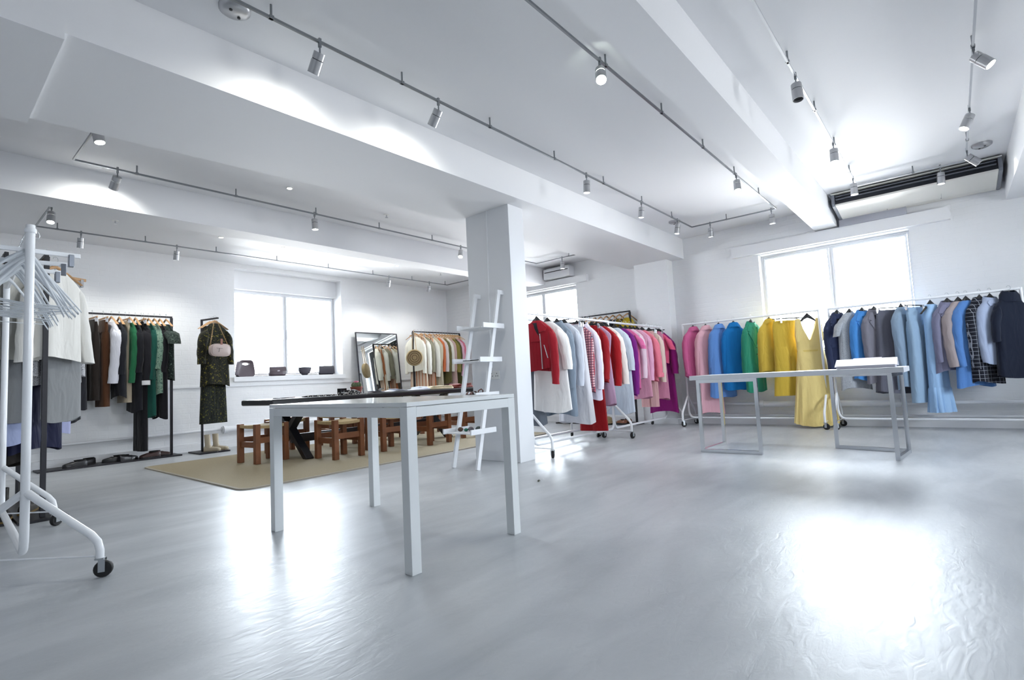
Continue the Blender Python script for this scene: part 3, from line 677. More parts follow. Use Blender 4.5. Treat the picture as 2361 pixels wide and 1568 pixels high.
H(R2,
 ('blazer', 'blazer', 'jacket', 1.14, .84, '2b3350', 'navy blazer at the left end of the blues rack', 'navy blazer', -52, {'col': 'lapel', 'sll': .62, 'pocket': 1}),
 ('dress', 'dress', 'coat', 1.00, 1.10, '7c828a', 'grey tweed short-sleeved dress beside the navy blazer', 'grey tweed dress', -48, {'m': 'tweed', 'sl': 'short', 'hem': .2}),
 ('coat', 'coat', 'coat', .86, .98, '4384c8', 'sky blue open coat between two grey garments', 'sky blue coat', -45, {'col': 'lapel', 'sll': .66, 'lin': 1}),
 ('coat', 'coat', 'coat', .73, 1.02, '75747f', 'mid grey coat right of the sky blue coat', 'mid grey coat', -44, {'col': 'lapel', 'sll': .64}),
 ('skirt', 'skirt', 'skirt', .57, 1.15, '5b5c68', 'dark grey gathered long skirt clipped by the waist', 'dark grey gathered skirt', -55, {'k': 7, 'fold': .35, 'w': .16, 'hem': .24}),
 ('coat', 'coat', 'coat', .45, 1.10, '7f93a8', 'pale blue-grey coat behind the white binder', 'pale blue-grey coat', -26, {'sll': .62, 'hem': .18, 'sw': .18}),
 ('trousers', 'trousers', 'trousers', .32, 1.28, '8aa3bb', 'light washed denim jeans hanging by the waistband', 'light washed jeans', -28, {'w': .15, 'leg': .12}),
 ('dress', 'dress', 'coat', .16, 1.38, '93b4d8', 'long light blue pinafore dress with ruffled neck and gathered hem', 'light blue pinafore dress', -38, {'sl': None, 'hem': .14, 'ruffle': 1, 'sw': .11, 'fold': .2}),
 ('blazer', 'blazer', 'jacket', 0.0, .92, '74748c', 'grey-lilac blazer with curved front edge', 'grey-lilac blazer', -58, {'col': 'lapel', 'sll': .60, 'pocket': 1, 'hem': .2}),
 ('jacket', 'jacket', 'jacket', -.10, .84, '9a8f90', 'taupe wool jacket right of the grey-lilac blazer', 'taupe wool jacket', -50, {'sll': .66, 'slw': .065}),
 ('coat', 'coat', 'coat', -.17, 1.10, '4f7ab5', 'mid blue coat right of the taupe jacket', 'mid blue coat', -48, {'sll': .66, 'hem': .22, 'slw': .062}),
 ('coat', 'coat', 'coat', -.29, 1.06, '131521', 'black coat with thin white windowpane check', 'windowpane check coat', -46, {'m': 'plaid', 'col': 'shirt', 'sll': .70}),
 ('shirt', 'shirt', 'shirt', -.38, .84, '9aa6bf', 'pale blue shirt next to the checked coat', 'pale blue shirt', -45, {'col': 'shirt', 'sll': .62}),
 ('coat', 'coat', 'coat', -.54, 1.0, '121a2c', 'black-navy smock coat at the right end of the blues rack', 'black-navy smock coat', -60, {'col': 'high', 'sll': .40, 'hem': .20, 'flare': .03, 'off': -.03, 'sw': .175}))
H(L1,
 ('trousers', 'trousers', 'trousers', 1.30, 1.3, '1a1a1f', 'black trousers at the hidden left end of the dark rack', 'black trousers at the left end', -88),
 ('dress', 'dress', 'coat', 1.42, 1.28, '15161c', 'black long-sleeved dress behind the white jacket', 'black dress behind the white jacket', -90),
 ('dress', 'dress', 'coat', 1.54, 1.30, '191a21', 'black dress left of the brown trousers', 'black dress left of the brown trousers', -86),
 ('trousers', 'trousers', 'trousers', 1.68, 1.20, '1c1410', 'dark brown trousers on the dark rack', 'dark brown trousers', -84, {'leg': .09}),
 ('trousers', 'trousers', 'trousers', 1.80, 1.29, '482a15', 'rust brown trousers left of the white blouse', 'rust brown trousers', -86, {'leg': .09, 'w': .15}),
 ('shirt', 'blouse', 'shirt', 1.89, .80, 'c9cad4', 'white blouse with a long full sleeve among the dark clothes', 'white full-sleeved blouse', -82, {'sll': .74, 'slw': .07, 'flare': -.02, 'm': 'satin'}),
 ('dress', 'dress', 'coat', 1.98, 1.17, '15171f', 'black dress right of the white blouse', 'black dress right of the white blouse', -88),
 ('trousers', 'trousers', 'trousers', 2.05, 1.25, 'a09583', 'stone beige trousers below the green cardigan', 'stone beige trousers', -86, {'w': .14, 'leg': .10}),
 ('jacket', 'cardigan', 'jacket', 2.10, .80, '1c5f3d', 'bright green cardigan with long sleeve', 'bright green cardigan', -84, {'sll': .74, 'slw': .045}),
 ('dress', 'dress', 'coat', 2.17, 1.38, '0f1119', 'long black dress right of the green cardigan', 'long black dress', -88, {'sll': .6}),
 ('trousers', 'trousers', 'trousers', 2.24, 1.94, '131318', 'very long flared black trousers reaching the platform', 'very long flared black trousers', -86, {'w': .13, 'leg': .12}),
 ('jacket', 'cardigan', 'jacket', 2.27, .95, '16161d', 'black cardigan with a white striped cuff', 'black cardigan with striped cuff', -88, {'sll': .78, 'cuff': 2}),
 ('dress', 'dress', 'coat', 2.33, 1.47, '0f4a40', 'long dark teal dress on the dark rack', 'long dark teal dress', -86, {'sll': .70, 'slw': .05}),
 ('dress', 'dress', 'coat', 2.40, 1.16, '4a6a5c', 'green snake-print tunic on the dark rack', 'green snake-print tunic', -84, {'m': 'snake', 'sll': .55, 'hem': .24}),
 ('dress', 'dress', 'coat', 2.47, 1.50, '121218', 'long black dress at the right end of the dark rack', 'long black dress at the right end', -88, {'sll': .6}),
 ('shirt', 'blouse', 'coat', 2.55, .95, '36443e', 'dark green printed blouse with a wide short sleeve, rightmost on the dark rack', 'dark printed blouse', -84, {'m': 'print', 'sl': 'short', 'slw': .09, 'flare': .05}), hk='wood')
H(L3,
 ('jacket', 'jacket', 'jacket', 6.86, .82, 'dedcd0', 'cream long-sleeved jacket at the left end beside the straw bag', 'cream jacket by the straw bag', -62, {'sll': .64, 'hem': .22}),
 ('trousers', 'trousers', 'trousers', 6.93, 1.30, 'c9a98a', 'striped beige and orange trousers under the cream jacket', 'striped trousers', -70, {'m': 'stripe', 'w': .17, 'leg': .13}),
 ('shirt', 'shirt', 'shirt', 7.02, .82, 'e6e4da', 'off-white shirt right of the cream jacket', 'off-white shirt', -72, {'sll': .66}),
 ('jacket', 'jacket', 'jacket', 7.12, .76, '8a8672', 'khaki grey jacket between two white tops', 'khaki grey jacket', -76),
 ('trousers', 'trousers', 'trousers', 7.18, 1.30, 'd6a184', 'peach and tan striped trousers right of the rack post', 'peach striped trousers', -74, {'m': 'stripe', 'w': .15, 'leg': .11}),
 ('shirt', 'shirt', 'shirt', 7.25, .88, 'dddbd0', 'ivory shirt with full sleeves in the middle of the cream rack', 'ivory full-sleeved shirt', -76, {'sll': .72, 'slw': .065}),
 ('dress', 'dress', 'coat', 7.35, 1.30, 'bdb69f', 'sand beige long dress', 'sand beige long dress', -78, {'sll': .5}),
 ('jacket', 'jacket', 'jacket', 7.44, .80, 'c0693f', 'burnt orange top on the cream rack', 'burnt orange top', -78, {'sll': .62, 'slw': .045}),
 ('shirt', 'shirt', 'shirt', 7.52, .80, 'cfc4c2', 'pale grey blouse right of the orange top', 'pale grey blouse', -80),
 ('dress', 'dress', 'coat', 7.60, 1.10, '66603a', 'olive long coat on the cream rack', 'olive long coat', -80, {'sll': .62}),
 ('shirt', 'shirt', 'shirt', 7.68, .78, 'd8d5ca', 'white-grey blouse right of the olive coat', 'white-grey blouse', -80),
 ('dress', 'dress', 'coat', 7.76, 1.20, 'b79b94', 'dusty mauve long dress', 'dusty mauve long dress', -80, {'sll': .6}),
 ('jacket', 'jacket', 'jacket', 7.84, .82, '7d7235', 'moss yellow jacket with wide sleeve', 'moss yellow jacket', -78, {'slw': .07, 'sll': .64}),
 ('dress', 'dress', 'coat', 7.91, 1.28, '4c4a26', 'dark olive long dress near the right end', 'dark olive long dress', -80),
 ('shirt', 'shirt', 'shirt', 7.98, .90, 'd0a9bd', 'pink-lilac shirt near the right end of the cream rack', 'pink-lilac shirt', -80, {'sll': .72}),
 ('jacket', 'jacket', 'jacket', 8.05, .84, 'c56f82', 'raspberry pink jacket at the right end of the cream rack', 'raspberry pink jacket', -80), hk='wood')
H(L4,
 ('blouse', 'blouse', 'shirt', 4.26, .60, 'b29a22', 'mustard blouse at the near end of the black corner rack', 'mustard blouse', -20, {'sll': .5, 'flare': .04}),
 ('dress', 'dress', 'coat', 4.42, 1.52, '6e5e14', 'olive mustard long dress behind the pinks rack', 'olive mustard long dress', -10),
 ('jacket', 'jacket', 'jacket', 4.55, .75, '1c2430', 'dark navy jacket on the black corner rack', 'dark navy jacket', -8),
 ('jacket', 'jacket', 'jacket', 4.68, .75, '23303a', 'dark teal jacket on the black corner rack', 'dark teal jacket', -6),
 ('shirt', 'shirt', 'shirt', 4.80, .72, '8a4a1e', 'rust shirt on the black corner rack', 'rust shirt', -6),
 ('jacket', 'jacket', 'jacket', 4.92, .75, '2a2e3a', 'charcoal jacket on the black corner rack', 'charcoal jacket', -6),
 ('shirt', 'shirt', 'shirt', 5.04, .72, 'b98a5a', 'tan shirt on the black corner rack', 'tan shirt', -6), hk='wood')
# extra empty clip hangers seen on the racks
for x, l in ((5.42, 'empty black clip hanger on the near white rack before the off-white skirt'), ):
    hanger('clip', (x, 3.62, 1.614), R_(-88), l)
hanger('clip', (8.15, 1.70, 1.614), R_(-50), 'spare black clip hanger behind the yellow culottes')
hanger('clip', (7.62, 3.65, 1.614), R_(-82), 'empty black clip hanger among the pink tops')

# --- lone stand with the dark patterned outfit
sx, sy = 3.06, 8.42
garment('trousers', (sx, sy+.08, 2.0), R_(12), 'dark green metallic patterned trousers under the matching top', 'trousers', 'trousers', 1.56, '20281c', m=cloth('20281c', 'print', '101410', '5a5a1e'), w=.16, leg=.13)
garment('blouse', (sx, sy, 2.02), R_(12), 'dark olive metallic patterned wide-sleeved top on the lone stand', 'blouse', 'coat', 1.02, '2a281c', m=cloth('2c2a1c', 'print', '14160f', '6a6420'), sl='three', slw=.075, flare=.03, sw=.20, hem=.22, sll=.50, fold=.18)
hanger('wood', (sx, sy, 2.02), R_(12), 'pale wooden hanger holding the dark patterned top', 'hangers on the lone stand')
hanger('wood', (sx, sy+.08, 2.02), R_(2), 'pale wooden hanger behind the patterned top, arms showing at both sides', 'hangers on the lone stand')
hanger('wood', (sx-.02, sy+.14, 2.02), R_(25), 'pale wooden hanger furthest back on the lone stand', 'hangers on the lone stand')

# --- foreground left: dark rack clothes
H(('Y', 0, 0, 'dark rack at the left edge'))
def loose(g, cat, kind, loc, rz, L, c, label, short, hk='wood', **o):
    garment(g, loc, R_(rz), label, cat, kind, L, c, group='clothes on the dark racks at the left edge', **o)
    hk = {'clip': 'woodclip'}.get(hk, hk)
    hanger(hk, loc, R_(rz), {'wood': 'pale wooden hanger', 'woodclip': 'wooden clip hanger'}[hk]+' holding the '+short, 'hangers on the dark racks at the left edge')
loose('jacket', 'jacket', 'jacket', (.79, 5.42, 2.0), 28, .80, 'e6e4df', 'thick white long-sleeved jacket seen from the front, right of the dark post', 'thick white jacket', sll=.62, sw=.19, hem=.185, th=.075, slw=.062, flare=.07)
loose('jacket', 'jacket', 'jacket', (.50, 5.46, 1.98), 24, .76, 'd9d8d2', 'cropped white jacket with pocket seams behind the white rack pole', 'cropped white jacket', sll=.58, pocket=1, sw=.19, hem=.19, th=.06)
loose('coat', 'coat', 'coat', (.82, 5.66, 2.0), 30, .98, '33343a', 'black and white tweed jacket peeking below the white jacket', 'black and white tweed jacket', m=cloth('26272c', 'tweed', 'b9b9bd'), sll=.72)
loose('skirt', 'skirt', 'skirt', (.86, 5.56, 1.98), 30, 1.26, '8d8f91', 'light grey felt skirt hanging aslant below the white jacket', 'light grey felt skirt', 'clip', w=.13, hem=.155, fold=.05, hemth=.03)
loose('dress', 'dress', 'coat', (.74, 5.82, 2.0), 24, 1.52, '151d4a', 'navy blue satin long dress behind the grey skirt', 'navy satin dress', m=cloth('10163a', 'satin'), sl=None, hem=.18, fold=.3)
loose('shirt', 'shirt', 'coat', (.84, 6.0, 2.0), 20, 1.40, 'a9aed2', 'pale lavender long shirt behind the navy dress', 'pale lavender long shirt', sl=None, hem=.17)
loose('coat', 'coat', 'coat', (.90, 6.2, 2.0), 20, 1.32, '14161c', 'black coat at the far end behind the grey skirt', 'black coat at the far end', sll=.6)
loose('trousers', 'trousers', 'trousers', (.50, 5.56, 1.98), 18, 1.26, '85878a', 'grey felt trousers under the cropped white jacket', 'grey felt trousers', 'clip', w=.14)
loose('shirt', 'shirt', 'coat', (.50, 5.66, 1.98), 18, 1.42, 'a3add0', 'pale blue long shirt under the grey trousers', 'pale blue long shirt', sl=None, hem=.18)
loose('coat', 'coat', 'coat', (.50, 5.80, 1.98), 18, 1.60, '1a1512', 'very dark brown long coat deepest on the left rack', 'dark brown long coat', sl=None, hem=.19)

# ------------------------------------------------------------------ racks
def white_rack(label, a, b, H_=1.6, leg=None, ext=.0, split=.46, r=.0155, spin=.3):
    """garment rack between floor points a and b"""
    a = Vector((*a, 0)); b = Vector((*b, 0)); L = (b-a).length; rz = math.atan2(b.y-a.y, b.x-a.x)
    t = thing('garment_rack', label, 'clothes rack', (*((a+b)/2)[:2], 0), rz, 'white wheeled garment racks'); h = L/2
    lg = Vector((0, .26, 0)) if leg is None else Matrix.Rotation(-rz, 3, 'Z') @ Vector((*leg, 0))
    MB().tube([(-h, 0, H_), (h, 0, H_)], r, 14).build('top_rail', WSTEEL, t, smooth=True)
    for s in (-1, 1):
        MB().tube([(s*h, 0, H_+ext+.012), (s*h, 0, .24), (s*h-s*.012, 0, .18), (s*h-s*.04, 0, .14), (s*h-s*.08, 0, .125)], r, 14).build('upright', WSTEEL, t, smooth=True)
        if ext:
            MB().lathe([(r*1.15, H_+.02), (r*1.3, H_+.025), (r*1.3, H_+.04), (r*1.15, H_+.045)], (s*h, 0, 0), 16).build('collar', WSTEEL, t, smooth=True)
        for q in (-1, 1):
            v = lg*q; p = Vector((s*h, 0, 0))
            MB().tube([p+v*.03+Vector((0, 0, split)), p+v*.5+Vector((0, 0, split-.12)), p+v*.88+Vector((0, 0, split-.215)), p+v*.97+Vector((0, 0, split-.25)), p+v+Vector((0, 0, split-.29)), p+v+Vector((0, 0, .094))], r*.95, 12).build('leg', WSTEEL, t, smooth=True)
            w = p+v; ca = MB().box(-.018, .018, -.018, .018, .086, .094)
            ca.box(-.004, .024, -.021, -.017, .028, .088); ca.box(-.004, .024, .017, .021, .028, .088)
            Mw = Matrix.Translation(w) @ Matrix.Rotation(spin+.5*q*s, 4, 'Z')
            co = ca.xf(Mw).build('caster', ZINC, t)
            wh = MB(); wh.quadring([[(.014+rr*math.cos(x), yy, .040+rr*math.sin(x)) for x in [2*PI*j/20 for j in range(20)]] for rr, yy in ((.014, -.014), (.036, -.014), (.040, -.008), (.040, .008), (.036, .014), (.014, .014))], True, True, True)
            wh.xf(Mw).build('wheel', RUBBER, co, smooth=True)
        MB().tube([Vector((s*h, 0, .10))-lg, Vector((s*h, 0, .10))+lg], .005, 8).build('cross_rod', WSTEEL, t)
    MB().tube([(-h+.075, 0, .125), (h-.075, 0, .125)], r, 14).build('base_bar', WSTEEL, t, smooth=True)
    return t
white_rack('white wheeled rack with the red biker jacket, nearest the column', (4.56, 3.62), (6.36, 3.62))
white_rack('white wheeled rack directly behind the red biker jacket rack', (4.50, 4.02), (6.30, 4.02))
white_rack('white wheeled rack of pink and purple clothes', (6.42, 3.65), (8.15, 3.65))
white_rack('white wheeled rack of bright coats along the window wall', (8.15, 3.28), (8.15, 1.36))
white_rack('white wheeled rack of blue and grey clothes at the right', (8.15, 1.24), (8.15, -.64))
white_rack('large white wheeled rack with empty hangers at the left edge', (.42, 3.57), (.49, 5.2), 1.72, leg=(.24, -.30), ext=.05, split=.42, r=.019, spin=-1.45)
def dark_rack(label, a, b, H_=2.0, w=.34, plate=True, shift=0, posts=2):
    a = Vector((*a, 0)); b = Vector((*b, 0)); L = (b-a).length; rz = math.atan2(b.y-a.y, b.x-a.x)
    t = thing('garment_rack', label, 'clothes rack', (*((a+b)/2)[:2], 0), rz, 'dark steel garment racks'); h = L/2
    MB().box(-h-.01, h+.01, -.012, .012, H_-.012, H_+.012).build('top_rail', DSTEEL, t, bevel=.002)
    for s in (-1, 1)[:posts]:
        MB().box(s*h-.016, s*h+.016, -.016, .016, .02, H_-.012).build('post', DSTEEL, t, bevel=.002)
    if plate: MB().box(-h-.09, h+.09, -w/2+shift, w/2+shift, 0, .02).build('base_plate', DSTEEL, t, bevel=.003)
    return t
dark_rack('dark steel rack of black and green clothes on a low platform by the far wall', (1.22, 8.87), (2.62, 8.87), 2.05)
dark_rack('black steel rack of cream and pink clothes right of the mirror', (6.80, 8.4), (8.12, 8.4), 1.95)
dark_rack('black steel rack in the corner behind the pink clothes', (8.2, 4.22), (8.2, 5.72), 1.95)
dark_rack('dark steel rack at the left edge behind the white pole', (.715, 5.26), (.715, 6.5), 2.0, w=.28)
dark_rack('dark steel rack furthest left, holding the cropped white jacket', (.50, 5.36), (.50, 6.6), 2.0, w=.12)
t = thing('display_stand', 'lone dark display stand with patterned outfit and ankle boots left of the window', 'display stand', (2.98, 8.72, 0))
MB().box(-.12, .30, -.26, .22, 0, .022).build('base_plate', DSTEEL, t, bevel=.003)
MB().box(-.014, .014, -.014, .014, .02, 2.02).build('pole', DSTEEL, t, bevel=.002)
MB().beam((0, .012, 2.008), (.10, -.36, 2.008), .024, .024).build('top_arm', DSTEEL, t)

# empty hangers in the foreground
rnd = random.Random(5)
for i in range(19):
    s = .03+i*.036; loc = (.42+.043*s, 3.57+s, 1.737)
    hanger('white', loc, R_(rnd.uniform(-9, 9)), 'empty frosted white plastic hanger in the pile on the left-edge white rack', 'empty white hangers on the left-edge rack', ry=R_(rnd.uniform(-5, 12)))
for i, (s, rz, lb) in enumerate(((.01, 2, 'white clip hanger nearest the camera on the left-edge rack'), (.30, -8, 'white clip hanger in the middle of the hanger pile'), (.52, 6, 'white clip hanger at the back of the hanger pile'))):
    hanger('whiteclip', (.44+.043*s, 3.60+s, 1.737), R_(rz), lb, 'white clip hangers on the left-edge rack')
hanger('white', (.44, 4.5, 1.737), R_(10), 'single frosted white hanger apart from the pile on the left-edge rack', ry=R_(5))

# ------------------------------------------------------------------ tables
t = thing('table', 'white square-legged table in the foreground with glossy top', 'table', (1.905, 2.63, 0))
hx, hy = .385, .69
MB().box(-hx, hx, -hy, hy, .760, .780).build('tabletop', WTABLE, t, bevel=.002)
ap = MB(); q = .055
ap.box(-hx+q, hx-q, -hy, -hy+.02, .708, .756).box(-hx+q, hx-q, hy-.02, hy, .708, .756).box(-hx, -hx+.02, -hy+q, hy-q, .708, .756).box(hx-.02, hx, -hy+q, hy-q, .708, .756).build('apron', WTABLE, t, bevel=.0015)
for a in (-1, 1):
    for b in (-1, 1):
        x0, y0 = (-hx if a < 0 else hx-q), (-hy if b < 0 else hy-q)
        MB().box(x0, x0+q, y0, y0+q, 0, .758).build('leg', WTABLE, t, bevel=.002)
t = thing('table', 'white-topped table on square chrome frames before the bright coats', 'table', (5.85, 1.26, 0))
MB().box(-.36, .36, -.93, .92, .757, .803).build('tabletop', plain('white_tabletop', 'd3d6dc', .35), t, bevel=.002)
for name, (cx, cy), (ax, ay), (bx, by) in (('a', (-.33, .84), (-.31, .27), (.29, .82)), ('b', (.24, -.87), (-.26, -.82), (.36, -.28))):
    w = .034
    for z, nm in ((.017, 'base_bar'), (.74, 'top_bar')):
        MB().beam((cx, cy, z), (ax, ay, z), w, w).build(nm, CHROME, t, bevel=.001); MB().beam((cx, cy, z), (bx, by, z), w, w).build(nm, CHROME, t, bevel=.001)
    for x, y in ((cx, cy), (ax, ay), (bx, by)):
        MB().beam((x, y, 0), (x, y, .757), w, w, (1, 0, 0)).build('leg', CHROME, t, bevel=.001)
t = thing('table', 'long black trestle table with crossed legs on the beige rug', 'table', (2.86, 6.62, 0))
LT = 3.75
MB().box(0, LT, -.44, .42, .698, .77).build('tabletop', BLACKW, t, bevel=.018)
for x in (.45, LT-.95):
    for s in (-1, 1):
        MB().beam((x, s*.45, .0), (x, -s*.40, .715), .07, .10, (1, 0, 0)).build('leg', BLACKW, t, bevel=.004)
MB().box(.45, LT-.95, -.03, .03, .19, .30).build('stretcher', BLACKW, t, bevel=.004)
SOLES = MB()
def stool_proto(label, loc, rz):
    t = thing('stool', label, 'stool', loc, rz, 'teak stools with woven seats'); a, b, w = .215, .215, .062
    for x in (-1, 1):
        for y in (-1, 1):
            MB().box(x*a-(w if x > 0 else 0), x*a+(w if x < 0 else 0), y*b-(w if y > 0 else 0), y*b+(w if y < 0 else 0), 0, .47).build('leg', STOOLW, t, bevel=.005)
    se = MB(); n = 12; rings = []
    for i in range(n+1):
        x = -a+.008+(2*a-.016)*i/n; dip = .015*(1-(2*i/n-1)**2)
        rings.append([(x, y, z-dip) for y, z in ((-b+.008, .425), (-b+.004, .462), (0, .456), (b-.004, .462), (b-.008, .425), (0, .418))])
    se.quadring(rings, True, True, True).build('woven_seat', CORD, t, bevel=.006)
    for s in (-1, 1):
        MB().box(-a+w, a-w, s*(b-.03)-.012, s*(b-.03)+.012, .24, .31).build('stretcher', STOOLW, t, bevel=.003)
        MB().box(s*(a-.03)-.012, s*(a-.03)+.012, -b+w, b-w, .19, .26).build('stretcher', STOOLW, t, bevel=.003)
    return t
st = stool_proto('teak stool with woven cord seat at the left end of the black table', (2.95, 6.62, .012), R_(6))
for loc, rz, lb in (((3.58, 5.92, .012), 3, 'teak stool on the near side, just right of the crossed leg'), ((4.31, 5.94, .012), -2, 'teak stool on the near side, second from the table left end'),
                    ((4.97, 5.82, .012), 2, 'teak stool on the near side, third from the table left end'), ((5.80, 5.98, .012), -3, 'teak stool on the near side by the ladder shelf'),
                    ((3.55, 7.22, .012), 4, 'teak stool on the far side, left, seen behind the crossed leg'), ((4.35, 7.25, .012), -3, 'teak stool on the far side, second from the left'),
                    ((5.20, 7.22, .012), 2, 'teak stool on the far side, third from the left'), ((6.05, 7.24, .012), -4, 'teak stool on the far side at the right end')):
    c = copy_tree(st); c.location = loc; c.rotation_euler = (0, 0, R_(rz)); c['label'] = lb
t = thing('rug', 'large beige woven rug with pale binding under the black table', 'rug', (1.98, 4.88, 0))
RW, RD = 4.62, 2.90
def rr(x0, x1, y0, y1, r, z):
    P = []
    for cx, cy, a0 in ((x1-r, y1-r, 0), (x0+r, y1-r, 90), (x0+r, y0+r, 180), (x1-r, y0+r, 270)):
        for k in range(6): a = R_(a0+18*k); P.append((cx+r*math.cos(a), cy+r*math.sin(a), z))
    return P
MB().quadring([rr(.03, RW-.03, .03, RD-.03, .09, .001), rr(.03, RW-.03, .03, RD-.03, .09, .012)], True, True, True).build('woven_field', plain('sisal', '958a72', .9, vary=.25, bscale=140, bump=.8), t)
MB().quadring([rr(.03, RW-.03, .03, RD-.03, .09, .0125), rr(.028, RW-.028, .028, RD-.028, .09, .014), rr(0, RW, 0, RD, .12, .013), rr(0, RW, 0, RD, .12, 0)], True).build('binding', plain('rug_binding', '9c9588', .8), t)

# ------------------------------------------------------------------ ladder shelf
t = thing('ladder_shelf', 'white leaning ladder shelf against the column', 'shelf', (3.67, 3.79, 0))
for y in (-.17, .17):
    mb = MB().beam((0, y, 0), (.430, y, 1.80), .026, .045, (1, 0, 0)); mb.build('side_rail', WSHELF, t, bevel=.002)
    MB().box(.402, .50, y-.0145, y+.0145, 1.772, 1.818).build('wall_arm', WSHELF, t, bevel=.002)
for z, x0, x1 in ((1.43, .16, .46), (1.08, .09, .40), (.725, .01, .33), (.37, -.08, .26)):
    sh = MB().box(x0, x1, -.155, .155, z-.02, z-.008).build('shelf_board', WSHELF, t, bevel=.0015)
    for y in (-.17, .17):
        MB().box(x0-.02, x1-.0, y-.034 if y < 0 else y+.014, y-.014 if y < 0 else y+.034, z-.024, z+.026).build('side_strip', WSHELF, sh, bevel=.0015)
SBX, SBY = 3.67, 3.79
# small goods on the ladder shelf
def shoe(root_name, label, loc, rz, c, L=.27, h=.075, group=None, sole='1b1b1d', high=0, rough=.35):
    t = thing(root_name, label, 'boot' if high else 'shoe', loc, rz, group); m = plain('leather', c, rough, vary=.1, bump=.1)
    st = [(-.5, .028, .062), (-.44, .034, .066), (-.25, .034, .060), (0, .038, .052), (.2, .043, .046), (.38, .038, .036), (.47, .024, .028), (.5, .006, .014)]
    mb = MB(); mb.quadring([[(x*L, w*math.copysign(abs(math.cos(a))**.7, math.cos(a)), .014+max(0, math.sin(a))**.8*hh*(h/.075)) for a in [2*PI*j/16 for j in range(16)]] for x, w, hh in st], True, True, True)
    mb.build('upper', m, t, smooth=True)
    so = MB(); so.quadring([[(x*L, y, z) for x, y in [(p[0], p[1]*1.08) for p in st]+[(p[0], -p[1]*1.08) for p in st[::-1]]] for z in (0, .014)], True, True, True); so.build('sole', plain('sole', sole, .6), t)
    if high:
        MB().quadring([[(-.30*L+cx+rx*math.cos(a), ry*math.sin(a), z) for a in [2*PI*j/16 for j in range(16)]] for rx, ry, cx, z in ((.055, .034, .01, .05), (.042, .032, 0, .10), (.042, .034, -.005, .17), (.044, .036, -.01, .245), (.040, .032, -.01, .245), (.038, .03, -.01, .16))], True, False, True).build('shaft', m, t, smooth=True)
        MB().lathe([(.022, 0), (.026, .03)], (-.40*L, 0, -.0), 12).build('heel', m, t)
    else:
        MB().quadring([[(-.22*L+rx*math.cos(a), ry*math.sin(a), z) for a in [2*PI*j/16 for j in range(16)]] for rx, ry, z in ((.062, .03, .055*h/.075+.014), (.066, .034, .066*h/.075+.014), (.058, .026, .066*h/.075+.014), (.05, .02, .04))], True, False, True).build('opening', plain('shoe_lining', '0c0c0d', .8), t, smooth=True)
        MB().quadring([[(.06*L, .046*math.cos(a), .012+.056*h/.075*math.sin(a)) for a in [PI*j/10 for j in range(11)]], [(.17*L, .046*math.cos(a), .012+.052*h/.075*math.sin(a)) for a in [PI*j/10 for j in range(11)]]], False).build('saddle_strap', m, t)
    return t
def lump(name, label, cat, loc, rz, pts, m, part='cloth', seed=0, group=None, levels=1):
    """folded or crumpled cloth: layered rounded slabs (x0,x1,y0,y1,z0,z1)"""
    t = thing(name, label, cat, loc, rz, group); r_ = random.Random(seed)
    for (x0, x1, y0, y1, z0, z1) in pts:
        n, k = 28, 4; rings = []
        ph = [r_.uniform(0, 6.28) for _ in range(4)]
        for i in range(k+1):
            u = i/k; bulge = math.sin(u*PI)*.5+.5
            rings.append([((x0+x1)/2+(x1-x0)/2*(.94+.06*bulge)*math.copysign(abs(math.cos(a))**.35, math.cos(a))*(1+.03*math.sin(3*a+ph[0])),
                           (y0+y1)/2+(y1-y0)/2*(.94+.06*bulge)*math.copysign(abs(math.sin(a))**.35, math.sin(a))*(1+.04*math.sin(4*a+ph[1])),
                           z0+(z1-z0)*u*(1+.25*math.sin(2*a+ph[2])*u+.12*math.sin(5*a+ph[3])*u)) for a in [2*PI*j/n for j in range(n)]])
        MB().quadring(rings, True, True, True).build(part, m, t, smooth=True)
    return t
t = thing('sunglasses', 'black sunglasses lying on the second ladder shelf', 'sunglasses', (SBX+.22, SBY, 1.073), R_(80))
for s in (-1, 1):
    MB().lathe([(.0, .004), (.026, .004), (.028, .010), (.026, .014), (0, .014)], (s*.033, 0, 0), 18).build('lens', plain('dark_lens', '0c0c10', .1), t, smooth=True)
    MB().beam((s*.06, 0, .01), (s*.066, .12, .006), .005, .008).build('temple', BLKPL, t)
MB().beam((-.012, 0, .012), (.012, 0, .012), .006, .006).build('bridge', BLKPL, t)
t = thing('sandal', 'brown leather sandal on the third ladder shelf', 'shoe', (SBX+.17, SBY+.0, .718), R_(82))
brl = plain('brown_leather', '5a2a1c', .5, vary=.2)
MB().quadring([[(x, y, z) for x, y in ((-.12, -.03), (-.04, -.028), (.06, -.042), (.12, -.02), (.12, .02), (.06, .042), (-.04, .028), (-.12, .03))] for z in (0, .014)], True, True, True).build('sole', plain('dark_sole', '241a18', .6), t)
for x0 in (.055, -.01):
    MB().quadring([[(x0, .04*math.cos(a), .012+.035*math.sin(a)) for a in [PI*j/8 for j in range(9)]], [(x0+.035, .042*math.cos(a), .012+.03*math.sin(a)) for a in [PI*j/8 for j in range(9)]]], False).build('strap', brl, t)
MB().tube([(-.10, -.03, .01), (-.11, -.028, .05), (-.12, 0, .065), (-.11, .028, .05), (-.10, .03, .01)], .006, 6).build('strap', brl, t)
